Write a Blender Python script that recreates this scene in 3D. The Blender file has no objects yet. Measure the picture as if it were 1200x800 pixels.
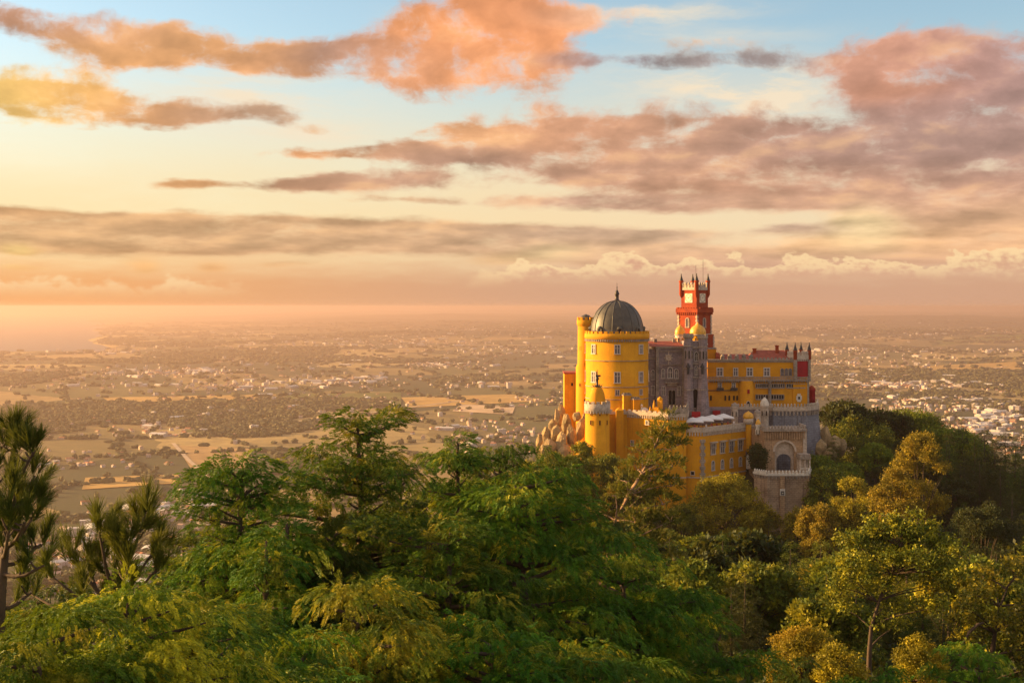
import bpy, math, random
import numpy as np
from mathutils import Vector, noise as mnoise

R = math.radians
random.seed(7)
scene = bpy.context.scene
col = scene.collection

# ------------------------------------------------------------------ camera
# the eye is the origin (z = 0 is eye level), looking along +Y over the valley
HZ = 359.0      # picture row (of 800) of the eye level
F = 1500.0      # focal length in photo pixels (1200 wide)
cam_d = bpy.data.cameras.new('camera')
cam = bpy.data.objects.new('camera', cam_d)
col.objects.link(cam)
cam_d.lens = 45.0
cam_d.sensor_width = 36.0
cam_d.shift_y = -41.0 / 1200.0
cam_d.clip_start = 0.1
cam_d.clip_end = 200000.0
cam.location = (0, 0, 0)
cam.rotation_euler = (R(90), 0, 0)
scene.camera = cam

# ------------------------------------------------------------------ light
SUN_AZ = -74.0    # degrees from +Y towards +X (negative = left of the view)
SUN_EL = 13.0
SKY_STRENGTH = 0.1
EXPOSURE = 1.5
sd = bpy.data.lights.new('sun', 'SUN')
sd.energy = 4.9
sd.angle = R(0.5)
sd.color = (1.0, 0.61, 0.23)
so = bpy.data.objects.new('sun', sd)
col.objects.link(so)
sun_dir = Vector((math.sin(R(SUN_AZ)) * math.cos(R(SUN_EL)), math.cos(R(SUN_AZ)) * math.cos(R(SUN_EL)), math.sin(R(SUN_EL))))
so.rotation_euler = sun_dir.to_track_quat('Z', 'Y').to_euler()
so.location = (-60, 20, 60)

scene.view_settings.view_transform = 'Standard'
scene.view_settings.look = 'None'
scene.view_settings.gamma = 1.0
scene.view_settings.exposure = EXPOSURE
scene.view_settings.use_curve_mapping = False
scene.render.engine = 'CYCLES'
cy = scene.cycles
cy.max_bounces = 6
cy.diffuse_bounces = 3
cy.glossy_bounces = 2
cy.transmission_bounces = 4
cy.transparent_max_bounces = 8
cy.volume_bounces = 2
cy.sample_clamp_indirect = 4.0
cy.use_denoising = True
cy.use_adaptive_sampling = True
cy.adaptive_threshold = 0.01
try:
    cy.denoiser = 'OPENIMAGEDENOISE'
    cy.denoising_input_passes = 'RGB_ALBEDO_NORMAL'
except Exception:
    pass


# ------------------------------------------------------------------ node helpers
def lin(c):
    c = c / 255.0
    return c / 12.92 if c <= 0.04045 else ((c + 0.055) / 1.055) ** 2.4


def rgb(r, g, b):
    return (lin(r), lin(g), lin(b), 1.0)


class NT:
    """writes node trees as expressions"""

    def __init__(self, tree):
        self.t = tree

    def node(self, kind, **kw):
        n = self.t.nodes.new(kind)
        for k, v in kw.items():
            setattr(n, k, v)
        return n

    def put(self, sock, v):
        if isinstance(v, bpy.types.NodeSocket):
            self.t.links.new(v, sock)
        elif v is not None:
            sock.default_value = v

    def math(self, op, a, b=None, c=None, clamp=False):
        n = self.node('ShaderNodeMath', operation=op, use_clamp=clamp)
        for i, v in enumerate((a, b, c)):
            if v is not None:
                self.put(n.inputs[i], v)
        return n.outputs[0]

    def vec(self, op, a, b=None, c=None):
        n = self.node('ShaderNodeVectorMath', operation=op)
        for i, v in enumerate((a, b, c)):
            if v is not None:
                self.put(n.inputs[i], v)
        return n.outputs['Value'] if op in ('DOT_PRODUCT', 'LENGTH', 'DISTANCE') else n.outputs[0]

    def scale(self, v, s):
        n = self.node('ShaderNodeVectorMath', operation='SCALE')
        self.put(n.inputs[0], v)
        self.put(n.inputs['Scale'], s)
        return n.outputs[0]

    def noise(self, v, scale, detail=4.0, rough=0.55, lac=2.0, dist=0.0):
        n = self.node('ShaderNodeTexNoise')
        if v is not None:
            self.put(n.inputs['Vector'], v)
        self.put(n.inputs['Scale'], scale)
        self.put(n.inputs['Detail'], detail)
        self.put(n.inputs['Roughness'], rough)
        self.put(n.inputs['Lacunarity'], lac)
        self.put(n.inputs['Distortion'], dist)
        return n.outputs['Fac'], n.outputs['Color']

    def ramp(self, x, a, b, lo=0.0, hi=1.0, smooth=True):
        n = self.node('ShaderNodeMapRange')
        n.interpolation_type = 'SMOOTHSTEP' if smooth else 'LINEAR'
        for i, v in enumerate((x, a, b, lo, hi)):
            self.put(n.inputs[i], v)
        return n.outputs[0]

    def mix(self, f, a, b, mode='MIX'):
        n = self.node('ShaderNodeMix', data_type='RGBA', blend_type=mode)
        self.put(n.inputs[0], f)
        self.put(n.inputs[6], a)
        self.put(n.inputs[7], b)
        return n.outputs[2]

    def combine(self, x, y, z):
        n = self.node('ShaderNodeCombineXYZ')
        for i, v in enumerate((x, y, z)):
            self.put(n.inputs[i], v)
        return n.outputs[0]

    def sep(self, v):
        n = self.node('ShaderNodeSeparateXYZ')
        self.put(n.inputs[0], v)
        return n.outputs


# ------------------------------------------------------------------ sky
world = bpy.data.worlds.new('World')
scene.world = world
world.use_nodes = True
wt = world.node_tree
wt.nodes.clear()
N = NT(wt)
w_out = N.node('ShaderNodeOutputWorld')
bg = N.node('ShaderNodeBackground')
bg.inputs['Strength'].default_value = SKY_STRENGTH
wt.links.new(bg.outputs[0], w_out.inputs[0])
sky = N.node('ShaderNodeTexSky', sky_type='NISHITA')
sky.sun_disc = False
sky.sun_elevation = R(SUN_EL)
sky.sun_rotation = R(SUN_AZ)
sky.altitude = 400.0
sky.air_density = 1.0
sky.dust_density = 1.6
sky.ozone_density = 1.6
tc = N.node('ShaderNodeTexCoord')
dx, dy, dz = N.sep(tc.outputs['Generated'])
DEG = 180.0 / math.pi
az = N.math('MULTIPLY', N.math('ARCTAN2', dx, dy), DEG)      # degrees of bearing
el = N.math('MULTIPLY', N.math('ARCSINE', dz), DEG)          # degrees of elevation
ae = N.combine(az, el, 0.0)


def bearing(px, py):
    x, z = (px - 600.0) / F, (HZ - py) / F
    return math.degrees(math.atan(x)), math.degrees(math.atan(z / math.sqrt(1 + x * x)))


# cloud turbulence, in degrees of bearing and elevation
st1 = N.vec('MULTIPLY', ae, (0.10, 0.36, 1.0))
_, wc = N.noise(st1, 1.0, 5.0, 0.6)
warp = N.scale(N.vec('MULTIPLY', N.vec('SUBTRACT', wc, (0.5, 0.5, 0.5)), (3.6, 1.5, 0.0)), N.ramp(el, 1.0, 8.0, 0.32, 1.0))
elv = N.math('MULTIPLY', N.math('LOGARITHM', N.math('ADD', N.math('MAXIMUM', el, 0.0), 1.5), 2.71828), 7.0)   # clouds look smaller towards the horizon
aev = N.combine(az, elv, 0.0)
aw = N.vec('ADD', ae, warp)
d1, _ = N.noise(N.vec('MULTIPLY', N.vec('ADD', aev, N.scale(warp, 0.6)), (0.36, 0.84, 1.0)), 1.0, 10.0, 0.615)
aw2 = N.vec('ADD', aev, N.vec('MULTIPLY', warp, (0.45, 0.45, 0.0)))
d2, _ = N.noise(N.vec('MULTIPLY', aw2, (0.22, 0.62, 1.0)), 1.0, 6.0, 0.50)
# the same turbulence a little towards the sun: which flank of a billow is lit
d3, _ = N.noise(N.vec('MULTIPLY', N.vec('ADD', aw2, (-0.60, 0.45, 0.0)), (0.22, 0.62, 1.0)), 1.0, 6.0, 0.50)
lit = N.math('SUBTRACT', d2, d3)

CLOUDS = [  # px, py, rx, ry, weight, colour
    (60, 25, 90, 15, .95, (196, 138, 112)), (150, 45, 90, 19, .85, (226, 160, 110)), (235, 62, 110, 19, 1.05, (238, 165, 105)),
    (330, 68, 90, 17, 1.05, (212, 148, 112)), (388, 62, 42, 15, .9, (160, 126, 122)), (455, 72, 70, 22, 1.0, (210, 146, 116)),
    (545, 48, 85, 45, 1.35, (236, 150, 98)), (590, 28, 70, 42, 1.25, (240, 152, 104)), (605, 80, 60, 24, .8, (232, 152, 104)),
    (500, 98, 46, 14, .7, (226, 150, 108)), (690, 75, 66, 9, .85, (146, 126, 134)), (690, 22, 62, 13, .75, (226, 168, 138)),
    (740, 8, 50, 8, .5, (228, 196, 170)),
    (25, 112, 70, 24, 1.0, (248, 192, 108)), (90, 112, 60, 20, 1.05, (234, 166, 98)), (160, 130, 80, 16, .95, (220, 152, 102)),
    (245, 133, 70, 13, .85, (188, 142, 118)), (305, 128, 40, 11, .5, (188, 148, 124)), (382, 150, 34, 7, .45, (205, 160, 128)),
    (225, 216, 52, 7, 1.0, (216, 154, 106)), (28, 250, 44, 5, .6, (222, 162, 114)), (375, 180, 52, 7, .85, (228, 155, 104)),
    (470, 178, 84, 12, 1.05, (204, 148, 118)), (565, 158, 60, 19, 1.0, (226, 160, 114)), (545, 186, 80, 12, .95, (190, 142, 124)),
    (360, 216, 62, 9, .95, (204, 148, 118)), (470, 211, 110, 11, .95, (198, 148, 124)), (470, 233, 76, 5, .7, (210, 160, 124)),
    (700, 158, 110, 27, 1.2, (218, 152, 118)), (800, 165, 120, 31, 1.1, (190, 142, 122)), (920, 170, 130, 34, 1.05, (188, 138, 122)),
    (1050, 175, 140, 42, 1.05, (174, 134, 126)), (1180, 170, 110, 44, 1.0, (178, 136, 128)), (850, 206, 150, 19, 1.1, (204, 146, 118)),
    (705, 202, 100, 15, .95, (196, 146, 124)), (700, 236, 140, 9, .95, (196, 150, 130)), (900, 238, 160, 11, 1.0, (206, 154, 128)),
    (1100, 216, 150, 24, 1.0, (204, 148, 122)), (1012, 268, 34, 24, 1.5, (254, 206, 156)), (1150, 250, 90, 20, 1.0, (218, 166, 132)),
    (935, 270, 64, 7, .8, (196, 158, 138)), (650, 274, 96, 9, .85, (190, 154, 134)), (780, 278, 60, 7, .7, (205, 165, 138)),
    (1050, 68, 60, 28, 1.15, (218, 150, 122)), (1112, 80, 80, 40, 1.3, (188, 134, 124)), (1182, 88, 60, 38, 1.1, (178, 138, 134)),
    (1062, 104, 44, 14, .9, (228, 150, 114)),
    (840, 48, 62, 11, .65, (216, 176, 150)), (872, 68, 72, 13, .8, (164, 142, 142)), (820, 76, 60, 8, .6, (168, 148, 148)),
    (650, 297, 36, 9, .9, (248, 208, 154)), (590, 304, 44, 8, .75, (240, 196, 140)), (720, 302, 60, 11, .9, (236, 186, 140)),
    (800, 300, 70, 12, .9, (228, 176, 138)), (960, 293, 80, 15, 1.0, (236, 182, 134)), (1085, 290, 70, 18, 1.0, (232, 176, 132)),
    (1170, 284, 60, 22, .95, (228, 172, 132)), (900, 308, 200, 12, .85, (204, 158, 138)), (20, 292, 17, 6, .8, (255, 208, 128)),
    (25, 314, 32, 6, .6, (255, 200, 120)), (172, 312, 20, 9, .8, (252, 192, 124)), (250, 313, 22, 8, .75, (244, 186, 124)),
    (330, 310, 40, 4, .5, (232, 180, 126)),
    (60, 274, 220, 19, 1.25, (208, 158, 114)), (250, 277, 220, 19, 1.25, (206, 158, 120)), (460, 278, 230, 18, 1.2, (205, 158, 124)), (120, 262, 240, 8, .9, (204, 152, 112)),
    (640, 284, 160, 14, .8, (202, 158, 130)),
]
Fd = None
Cd = None
for (px, py, rx, ry, w, c) in CLOUDS:
    u, v = bearing(px, py)
    k = DEG / F
    su, sv = 1.0 / (rx * 1.0 * k), 1.0 / (ry * 1.0 * k)
    q = N.vec('MULTIPLY_ADD', aw, (su, sv, 0.0), (-u * su, -v * sv, 0.0))
    g = N.math('POWER', 0.36788, N.vec('DOT_PRODUCT', q, q))
    gy_ = 0.3 * c[0] + 0.55 * c[1] + 0.15 * c[2]
    cl = tuple(lin(min(255, (x + (gy_ - x) * 0.03) * 1.06 + (5 if i == 1 else 0))) * w for i, x in enumerate(c))
    if Fd is None:
        Fd = N.math('MULTIPLY', g, w)
        Cd = N.scale(cl, g)
    else:
        Fd = N.math('MULTIPLY_ADD', g, w, Fd)
        Cd = N.vec('ADD', Cd, N.scale(cl, g))

# unseen broken cloud over the rest of the sky, brightened to lift the ambient light
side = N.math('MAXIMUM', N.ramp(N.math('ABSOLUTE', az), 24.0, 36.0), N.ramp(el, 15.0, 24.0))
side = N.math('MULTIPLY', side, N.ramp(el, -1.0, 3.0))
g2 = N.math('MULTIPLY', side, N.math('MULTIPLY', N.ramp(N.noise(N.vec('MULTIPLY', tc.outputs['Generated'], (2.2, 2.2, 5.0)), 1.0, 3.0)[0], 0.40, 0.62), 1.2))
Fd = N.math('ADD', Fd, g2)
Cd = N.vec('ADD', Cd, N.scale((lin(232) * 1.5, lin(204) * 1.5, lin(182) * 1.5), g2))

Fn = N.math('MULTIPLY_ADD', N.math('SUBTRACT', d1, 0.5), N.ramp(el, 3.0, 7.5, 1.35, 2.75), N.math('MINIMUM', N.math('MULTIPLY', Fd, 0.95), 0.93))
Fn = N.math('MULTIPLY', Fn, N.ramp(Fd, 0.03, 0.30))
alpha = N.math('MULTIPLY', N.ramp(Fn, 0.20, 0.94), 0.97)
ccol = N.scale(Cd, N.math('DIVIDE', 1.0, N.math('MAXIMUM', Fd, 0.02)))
# thin edges glow brighter, lit flanks lighter, hollows darker
gain = N.math('MULTIPLY_ADD', lit, 1.5, 1.0)
gain = N.math('MULTIPLY', gain, N.ramp(Fn, 0.25, 1.35, 1.10, 0.90))
gain = N.math('MULTIPLY', gain, N.ramp(d1, 0.3, 0.7, 1.07, 0.95))
ccol = N.scale(ccol, gain)
ccol = N.mix(N.ramp(lit, 0.02, 0.22, 0.0, 0.40), ccol, (lin(252), lin(200), lin(140), 1.0))

# high thin veil that yellows the clear sky towards the horizon and the sun
veil_n, _ = N.noise(N.vec('MULTIPLY', aw, (0.09, 0.34, 1.0)), 1.0, 6.0, 0.6)
veil_c = N.mix(N.ramp(az, -22.0, 20.0), (lin(255), lin(224), lin(168), 1.0), (lin(250), lin(217), lin(174), 1.0))
veil_a = N.ramp(el, 12.5, 3.2, 0.0, 0.92)
veil_a = N.math('MULTIPLY', veil_a, N.ramp(veil_n, 0.2, 0.6, 0.82, 1.0))
cir = None
for (px, py, rx, ry, w) in ((300, 108, 110, 22, 1.0), (350, 150, 100, 20, .85), (850, 100, 120, 32, 1.2), (905, 112, 60, 26, .9), (760, 20, 110, 10, .7), (790, 8, 90, 7, .6), (520, 30, 60, 20, .5), (830, 40, 120, 8, .4)):
    u, v = bearing(px, py)
    su, sv = 1.0 / (rx * DEG / F), 1.0 / (ry * DEG / F)
    q = N.vec('MULTIPLY_ADD', aw, (su, sv, 0.0), (-u * su, -v * sv, 0.0))
    g = N.math('MULTIPLY', N.math('POWER', 0.36788, N.vec('DOT_PRODUCT', q, q)), w)
    cir = g if cir is None else N.math('ADD', cir, g)
cir_n, _ = N.noise(N.vec('MULTIPLY', N.vec('ADD', ae, warp), (0.16, 0.75, 1.0)), 1.0, 7.0, 0.62)
cir = N.math('MINIMUM', N.math('MULTIPLY', cir, N.ramp(cir_n, 0.34, 0.62, 0.15, 1.0)), 0.9)
# warm murk low over the plain
murk_c = N.mix(N.ramp(az, -24.0, 6.0), (lin(244), lin(172), lin(106), 1.0), (lin(210), lin(161), lin(130), 1.0))
murk_a = N.ramp(N.math('ADD', el, N.math('MULTIPLY', N.math('SUBTRACT', d1, 0.5), 1.2)), 3.0, 0.7, 0.0, 0.93)
K = 1.0 / SKY_STRENGTH / 2 ** EXPOSURE
# the glow round the low sun, left of the view
glow = N.math('MULTIPLY', N.ramp(N.math('ABSOLUTE', N.math('SUBTRACT', az, SUN_AZ)), 46.0, 4.0), N.ramp(el, 24.0, 2.0))
KV = N.math('MULTIPLY', N.math('MULTIPLY_ADD', glow, 1.3, 1.0), K)
SKYK = N.mix(1.0, sky.outputs[0], (0.86, 0.84, 0.76, 1.0), 'MULTIPLY')
c = N.mix(veil_a, SKYK, N.scale(veil_c, KV))
c = N.mix(cir, c, N.scale((lin(250), lin(229), lin(198)), K))
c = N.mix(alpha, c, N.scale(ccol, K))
c = N.mix(murk_a, c, N.scale(murk_c, KV))
# a row of small cumulus standing on the murk
cb, _ = N.noise(N.vec('MULTIPLY', ae, (0.42, 0.7, 1.0)), 1.0, 3.0, 0.5)
cf, _ = N.noise(N.vec('ADD', N.vec('MULTIPLY', ae, (2.6, 4.2, 1.0)), N.scale(wc, 1.2)), 1.0, 6.0, 0.55)
cmask = N.math('ADD', N.ramp(az, -3.0, 1.5, 0.0, 1.0), N.math('MULTIPLY', N.ramp(az, -9.0, -15.0, 0.0, 1.0), 0.36))
e0 = N.ramp(az, -16.0, 6.0, 1.05, 1.75)
cu = N.math('DIVIDE', N.math('SUBTRACT', el, e0), 1.15)
cuF = N.math('SUBTRACT', N.math('ADD', N.math('MULTIPLY', cb, 2.6), N.math('MULTIPLY', cf, 0.75)), N.math('ADD', cu, 1.25))
cuF = N.math('MULTIPLY', cuF, cmask)
cuA = N.math('MULTIPLY', N.ramp(cuF, 0.10, 0.26), N.ramp(cu, -0.75, 0.25))
cuC = N.mix(N.ramp(N.math('ADD', cuF, N.math('MULTIPLY', N.math('SUBTRACT', cf, 0.5), 0.9)), 0.25, 0.95), (lin(255), lin(220), lin(166), 1.0), (lin(220), lin(168), lin(136), 1.0))
c = N.mix(N.math('MULTIPLY', cuA, 0.85), c, N.scale(cuC, K))
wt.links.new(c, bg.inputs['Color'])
try:
    world.cycles.sampling_method = 'MANUAL'
    world.cycles.sample_map_resolution = 512
except Exception:
    pass


# ------------------------------------------------------------------ object helpers
def tag(o, label=None, cat=None, group=None, kind=None):
    if label:
        o['label'] = label
    if cat:
        o['category'] = cat
    if group:
        o['group'] = group
    if kind:
        o['kind'] = kind
    return o


def thing(name, loc, label, cat, group=None):
    o = bpy.data.objects.new(name, None)
    o.empty_display_size = 0.5
    o.location = loc
    col.objects.link(o)
    return tag(o, label, cat, group)


def link(name, me, parent=None, loc=(0, 0, 0)):
    o = bpy.data.objects.new(name, me)
    o.location = loc
    if parent is not None:
        o.parent = parent
    col.objects.link(o)
    return o


def copy_tree(o, parent=None):
    c = o.copy()
    col.objects.link(c)
    c.parent = parent
    for ch in o.children:
        copy_tree(ch, c)
    return c


def np_mesh(name, verts, faces, mats=(), mat_idx=None, tint=None, smooth=False):
    """faces: an (n, 3) or (n, 4) array"""
    verts = np.asarray(verts, dtype=np.float32)
    faces = np.asarray(faces, dtype=np.int32)
    n, k = faces.shape
    me = bpy.data.meshes.new(name)
    me.vertices.add(len(verts))
    me.vertices.foreach_set('co', verts.ravel())
    me.loops.add(n * k)
    me.loops.foreach_set('vertex_index', faces.ravel())
    me.polygons.add(n)
    me.polygons.foreach_set('loop_start', np.arange(0, n * k, k, dtype=np.int32))
    try:
        me.polygons.foreach_set('loop_total', np.full(n, k, dtype=np.int32))
    except Exception:
        pass
    for m in mats:
        me.materials.append(m)
    if mat_idx is not None:
        me.polygons.foreach_set('material_index', np.asarray(mat_idx, dtype=np.int32))
    me.polygons.foreach_set('use_smooth', np.full(n, smooth, dtype=bool))
    me.update(calc_edges=True)
    if tint is not None:
        a = me.attributes.new('tint', 'FLOAT', 'FACE')
        a.data.foreach_set('value', np.asarray(tint, dtype=np.float32))
    return me


class MB:
    """collects shapes in world coordinates; build() links them as ONE mesh object"""

    def __init__(self):
        self.v, self.f, self.m, self.s = [], [], [], []

    def add(self, verts, faces, mi=0, smooth=False):
        b = len(self.v)
        self.v += [tuple(p) for p in verts]
        for f in faces:
            self.f.append([b + i for i in f])
            self.m.append(mi)
            self.s.append(smooth)
        return self

    def box(self, c, s, rz=0.0, mi=0):
        """centre of the base, full size"""
        x, y, z = c
        a, b, h = s[0] / 2, s[1] / 2, s[2]
        ca, sa = math.cos(rz), math.sin(rz)
        vs = []
        for zz in (z, z + h):
            for (px, py) in ((-a, -b), (a, -b), (a, b), (-a, b)):
                vs.append((x + px * ca - py * sa, y + px * sa + py * ca, zz))
        return self.add(vs, [(3, 2, 1, 0), (4, 5, 6, 7), (0, 1, 5, 4), (1, 2, 6, 5), (2, 3, 7, 6), (3, 0, 4, 7)], mi)

    def prism(self, pts, z0, z1, mi=0, top=None):
        """closed footprint (counter-clockwise seen from above), top = other footprint"""
        n = len(pts)
        top = top or pts
        vs = [(p[0], p[1], z0) for p in pts] + [(p[0], p[1], z1) for p in top]
        fs = [tuple(range(n - 1, -1, -1)), tuple(range(n, 2 * n))]
        fs += [(i, (i + 1) % n, n + (i + 1) % n, n + i) for i in range(n)]
        return self.add(vs, fs, mi)

    def lathe(self, c, prof, n=32, mi=0, smooth=True, a0=0.0, cap=True):
        """profile of (radius, z) from the bottom up round a vertical axis at c"""
        x, y, z = c
        vs, fs = [], []
        for (r, h) in prof:
            for i in range(n):
                a = a0 + 2 * math.pi * i / n
                vs.append((x + r * math.cos(a), y + r * math.sin(a), z + h))
        for j in range(len(prof) - 1):
            for i in range(n):
                k = (i + 1) % n
                fs.append((j * n + i, j * n + k, (j + 1) * n + k, (j + 1) * n + i))
        self.add(vs, fs, mi, smooth)
        if cap:
            b = len(self.v) - len(vs)
            self.f.append([b + (len(prof) - 1) * n + i for i in range(n)])
            self.m.append(mi)
            self.s.append(False)
        return self

    def tube(self, pts, rad, n=8, mi=0, smooth=True):
        pts = [Vector(p) for p in pts]
        vs, fs = [], []
        for i, p in enumerate(pts):
            d = (pts[min(i + 1, len(pts) - 1)] - pts[max(i - 1, 0)]).normalized()
            a = d.cross(Vector((0.31, 0.17, 0.93)) if abs(d.z) < 0.9 else Vector((1, 0.1, 0))).normalized()
            b = d.cross(a)
            r = rad[i] if isinstance(rad, (list, tuple)) else rad
            for k in range(n):
                t = 2 * math.pi * k / n
                vs.append(p + a * (r * math.cos(t)) + b * (r * math.sin(t)))
        for i in range(len(pts) - 1):
            for k in range(n):
                q = (k + 1) % n
                fs.append((i * n + k, i * n + q, (i + 1) * n + q, (i + 1) * n + k))
        fs.append(tuple(range((len(pts) - 1) * n, len(pts) * n)))
        return self.add(vs, fs, mi, smooth)

    def build(self, name, mats, parent=None):
        o0 = Vector((0, 0, 0))
        p = parent
        while p is not None:
            o0 = o0 + p.location
            p = p.parent
        me = bpy.data.meshes.new(name)
        me.from_pydata([(v[0] - o0.x, v[1] - o0.y, v[2] - o0.z) for v in self.v], [], self.f)
        for m in (mats if isinstance(mats, (list, tuple)) else (mats,)):
            me.materials.append(m)
        me.polygons.foreach_set('material_index', self.m)
        me.polygons.foreach_set('use_smooth', self.s)
        me.update()
        return link(name, me, parent)


def W(px, py, Y):
    """world point seen at photo pixel (px, py) when it stands Y metres ahead"""
    return Vector(((px - 600.0) * Y / F, Y, (HZ - py) * Y / F))


# ------------------------------------------------------------------ numpy noise
_rng = np.random.RandomState(11)
_PERM = _rng.permutation(4096).astype(np.int64)
_VAL = _rng.rand(4096)


def vnoise(x, y, seed=0):
    xi, yi = np.floor(x).astype(np.int64), np.floor(y).astype(np.int64)
    xf, yf = x - xi, y - yi
    u, v = xf * xf * (3 - 2 * xf), yf * yf * (3 - 2 * yf)

    def h(a, b):
        return _VAL[_PERM[(_PERM[(a + seed * 57) & 4095] + b) & 4095]]
    return (h(xi, yi) * (1 - u) + h(xi + 1, yi) * u) * (1 - v) + (h(xi, yi + 1) * (1 - u) + h(xi + 1, yi + 1) * u) * v


def fbm(x, y, oct=5, seed=0, gain=0.5):
    t, a, n = 0.0, 1.0, 0.0
    for i in range(oct):
        t = t + a * vnoise(x * 2 ** i + 13.7 * i, y * 2 ** i + 7.1 * i, seed + i)
        n += a
        a *= gain
    return t / n


def sstep(a, b, x):
    t = np.clip((x - a) / (b - a), 0, 1)
    return t * t * (3 - 2 * t)


# ------------------------------------------------------------------ the shape of the land
def height(x, y):
    x = np.asarray(x, dtype=float)
    y = np.asarray(y, dtype=float)
    d = np.hypot(x, y)
    bear = np.degrees(np.arctan2(x, np.maximum(y, 1e-3)))
    slope = -1.7 - 6.6 * sstep(3, 10, d) - 0.206 * d + (fbm(x / 60, y / 60, 4, 3) - 0.5) * np.minimum(d * 0.05, 10)
    slope = slope - 0.05 * d * sstep(-4, -16, bear)
    kx = np.where(x < 50, 50.0, 175.0)
    ky = np.where(y < 345, 46.0, 80.0)
    slope = slope + 39 * np.exp(-((x - 50) / kx) ** 2 - ((y - 345) / ky) ** 2)
    slope = slope + 13 * np.exp(-((x - 12) / 12.0) ** 2 - ((y - 324) / 14.0) ** 2) - 6 * np.exp(-((x - 52) / 20.0) ** 2 - ((y - 303) / 12.0) ** 2)
    plain = -300 + (fbm(x / 900, y / 900, 4, 21) - 0.5) * 30 * sstep(900, 3000, d)
    plain = plain + (fbm(x / 3600, y / 2600, 4, 33) - 0.45) * 210 * sstep(5000, 14000, d) * sstep(-21, -8, bear)
    plain = plain + 120 * sstep(14000, 21000, d) * (0.35 + 0.65 * fbm(x / 5000, y / 3000, 3, 41)) * sstep(-17, -2, bear)
    sea = sstep(-17.2, -18.6, bear + (fbm(x / 1500, y / 1500, 3, 9) - 0.5) * 2.5) * sstep(9300, 9900, d)
    plain = plain - 60 * sea
    k = 14.0
    m = np.maximum(slope, plain)
    return m + k * np.log1p(np.exp(-np.abs(slope - plain) / k))


def ground_at(px, py):
    """where the sight line through a photo pixel meets the land far out"""
    px, py = np.asarray(px, float), np.asarray(py, float)
    s = (py - HZ) / F
    y = 300.0 / s
    for _ in range(12):
        z = height((px - 600) / F * y, y)
        y = y + 0.6 * (np.maximum(-z, 20) / s - y)
    return (px - 600) / F * y, y


# ------------------------------------------------------------------ materials
def new_mat(name):
    m = bpy.data.materials.new(name)
    m.use_nodes = True
    m.node_tree.nodes.clear()
    n = NT(m.node_tree)
    out = n.node('ShaderNodeOutputMaterial')
    return m, n, out


def principled(n, out, color, rough=0.8, spec=0.3, metal=0.0, bump=None, bump_h=0.05):
    b = n.node('ShaderNodeBsdfPrincipled')
    n.put(b.inputs['Base Color'], color)
    n.put(b.inputs['Roughness'], rough)
    n.put(b.inputs['Specular IOR Level'], spec)
    n.put(b.inputs['Metallic'], metal)
    if bump is not None:
        bn = n.node('ShaderNodeBump')
        bn.inputs['Strength'].default_value = 1.0
        bn.inputs['Distance'].default_value = bump_h
        n.put(bn.inputs['Height'], bump)
        n.t.links.new(bn.outputs[0], b.inputs['Normal'])
    n.t.links.new(b.outputs[0], out.inputs[0])
    return b


def wall_mat(name, c1, c2, c3, scale=0.6, streak=0.5, rough=0.85, bump=0.006, grain=None):
    """weathered wall: patchy tone, fine grain and stains that run down it"""
    m, n, out = new_mat(name)
    pos = n.node('ShaderNodeNewGeometry').outputs['Position']
    a, _ = n.noise(pos, scale, 6.0, 0.6)
    s, _ = n.noise(n.vec('MULTIPLY', pos, (1.6, 1.6, 0.10)), 1.0, 5.0, 0.6)
    g, _ = n.noise(pos, 3.2, 4.0, 0.65)
    c = n.mix(n.ramp(a, 0.3, 0.7), c1, c2)
    c = n.mix(n.math('MULTIPLY', n.ramp(s, 0.52, 0.78), streak), c, c3)
    c = n.mix(n.ramp(g, 0.35, 0.75, 0.0, 0.30), c, c3)
    pt, _ = n.noise(n.vec('MULTIPLY', pos, (0.16, 0.16, 0.26)), 1.0, 7.0, 0.68)      # faded and damp patches
    c = n.mix(n.ramp(pt, 0.52, 0.70, 0.0, 0.55), c, c3)
    c = n.mix(n.ramp(pt, 0.46, 0.30, 0.0, 0.35), c, tuple(min(0.85, x * 1.18 + 0.012) for x in c1[:3]) + (1.0,))
    h = g
    if grain:
        br = n.node('ShaderNodeTexBrick')
        q = n.sep(pos)
        n.put(br.inputs['Vector'], n.combine(n.math('ADD', q[0], q[1]), q[2], 0.0))
        br.inputs['Scale'].default_value = 1.0
        br.inputs['Brick Width'].default_value = grain[0]
        br.inputs['Row Height'].default_value = grain[1]
        br.inputs['Mortar Size'].default_value = 0.05
        n.put(br.inputs['Color1'], (1, 1, 1, 1))
        n.put(br.inputs['Color2'], (0.72, 0.72, 0.72, 1))
        n.put(br.inputs['Mortar'], (0.5, 0.5, 0.5, 1))
        c = n.mix(0.75, c, br.outputs['Color'], 'MULTIPLY')
        h = n.math('ADD', g, n.math('MULTIPLY', br.outputs['Fac'], -0.6))
    principled(n, out, c, rough, 0.25, 0.0, h, bump)
    return m


def plain_mat(name, c, rough=0.7, spec=0.3, metal=0.0, var=0.3, scale=3.0):
    m, n, out = new_mat(name)
    pos = n.node('ShaderNodeNewGeometry').outputs['Position']
    a, _ = n.noise(pos, scale, 4.0, 0.6)
    cc = n.mix(n.ramp(a, 0.3, 0.7), c, tuple(x * (1 - var) for x in c[:3]) + (1.0,))
    principled(n, out, cc, rough, spec, metal)
    return m


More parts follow.
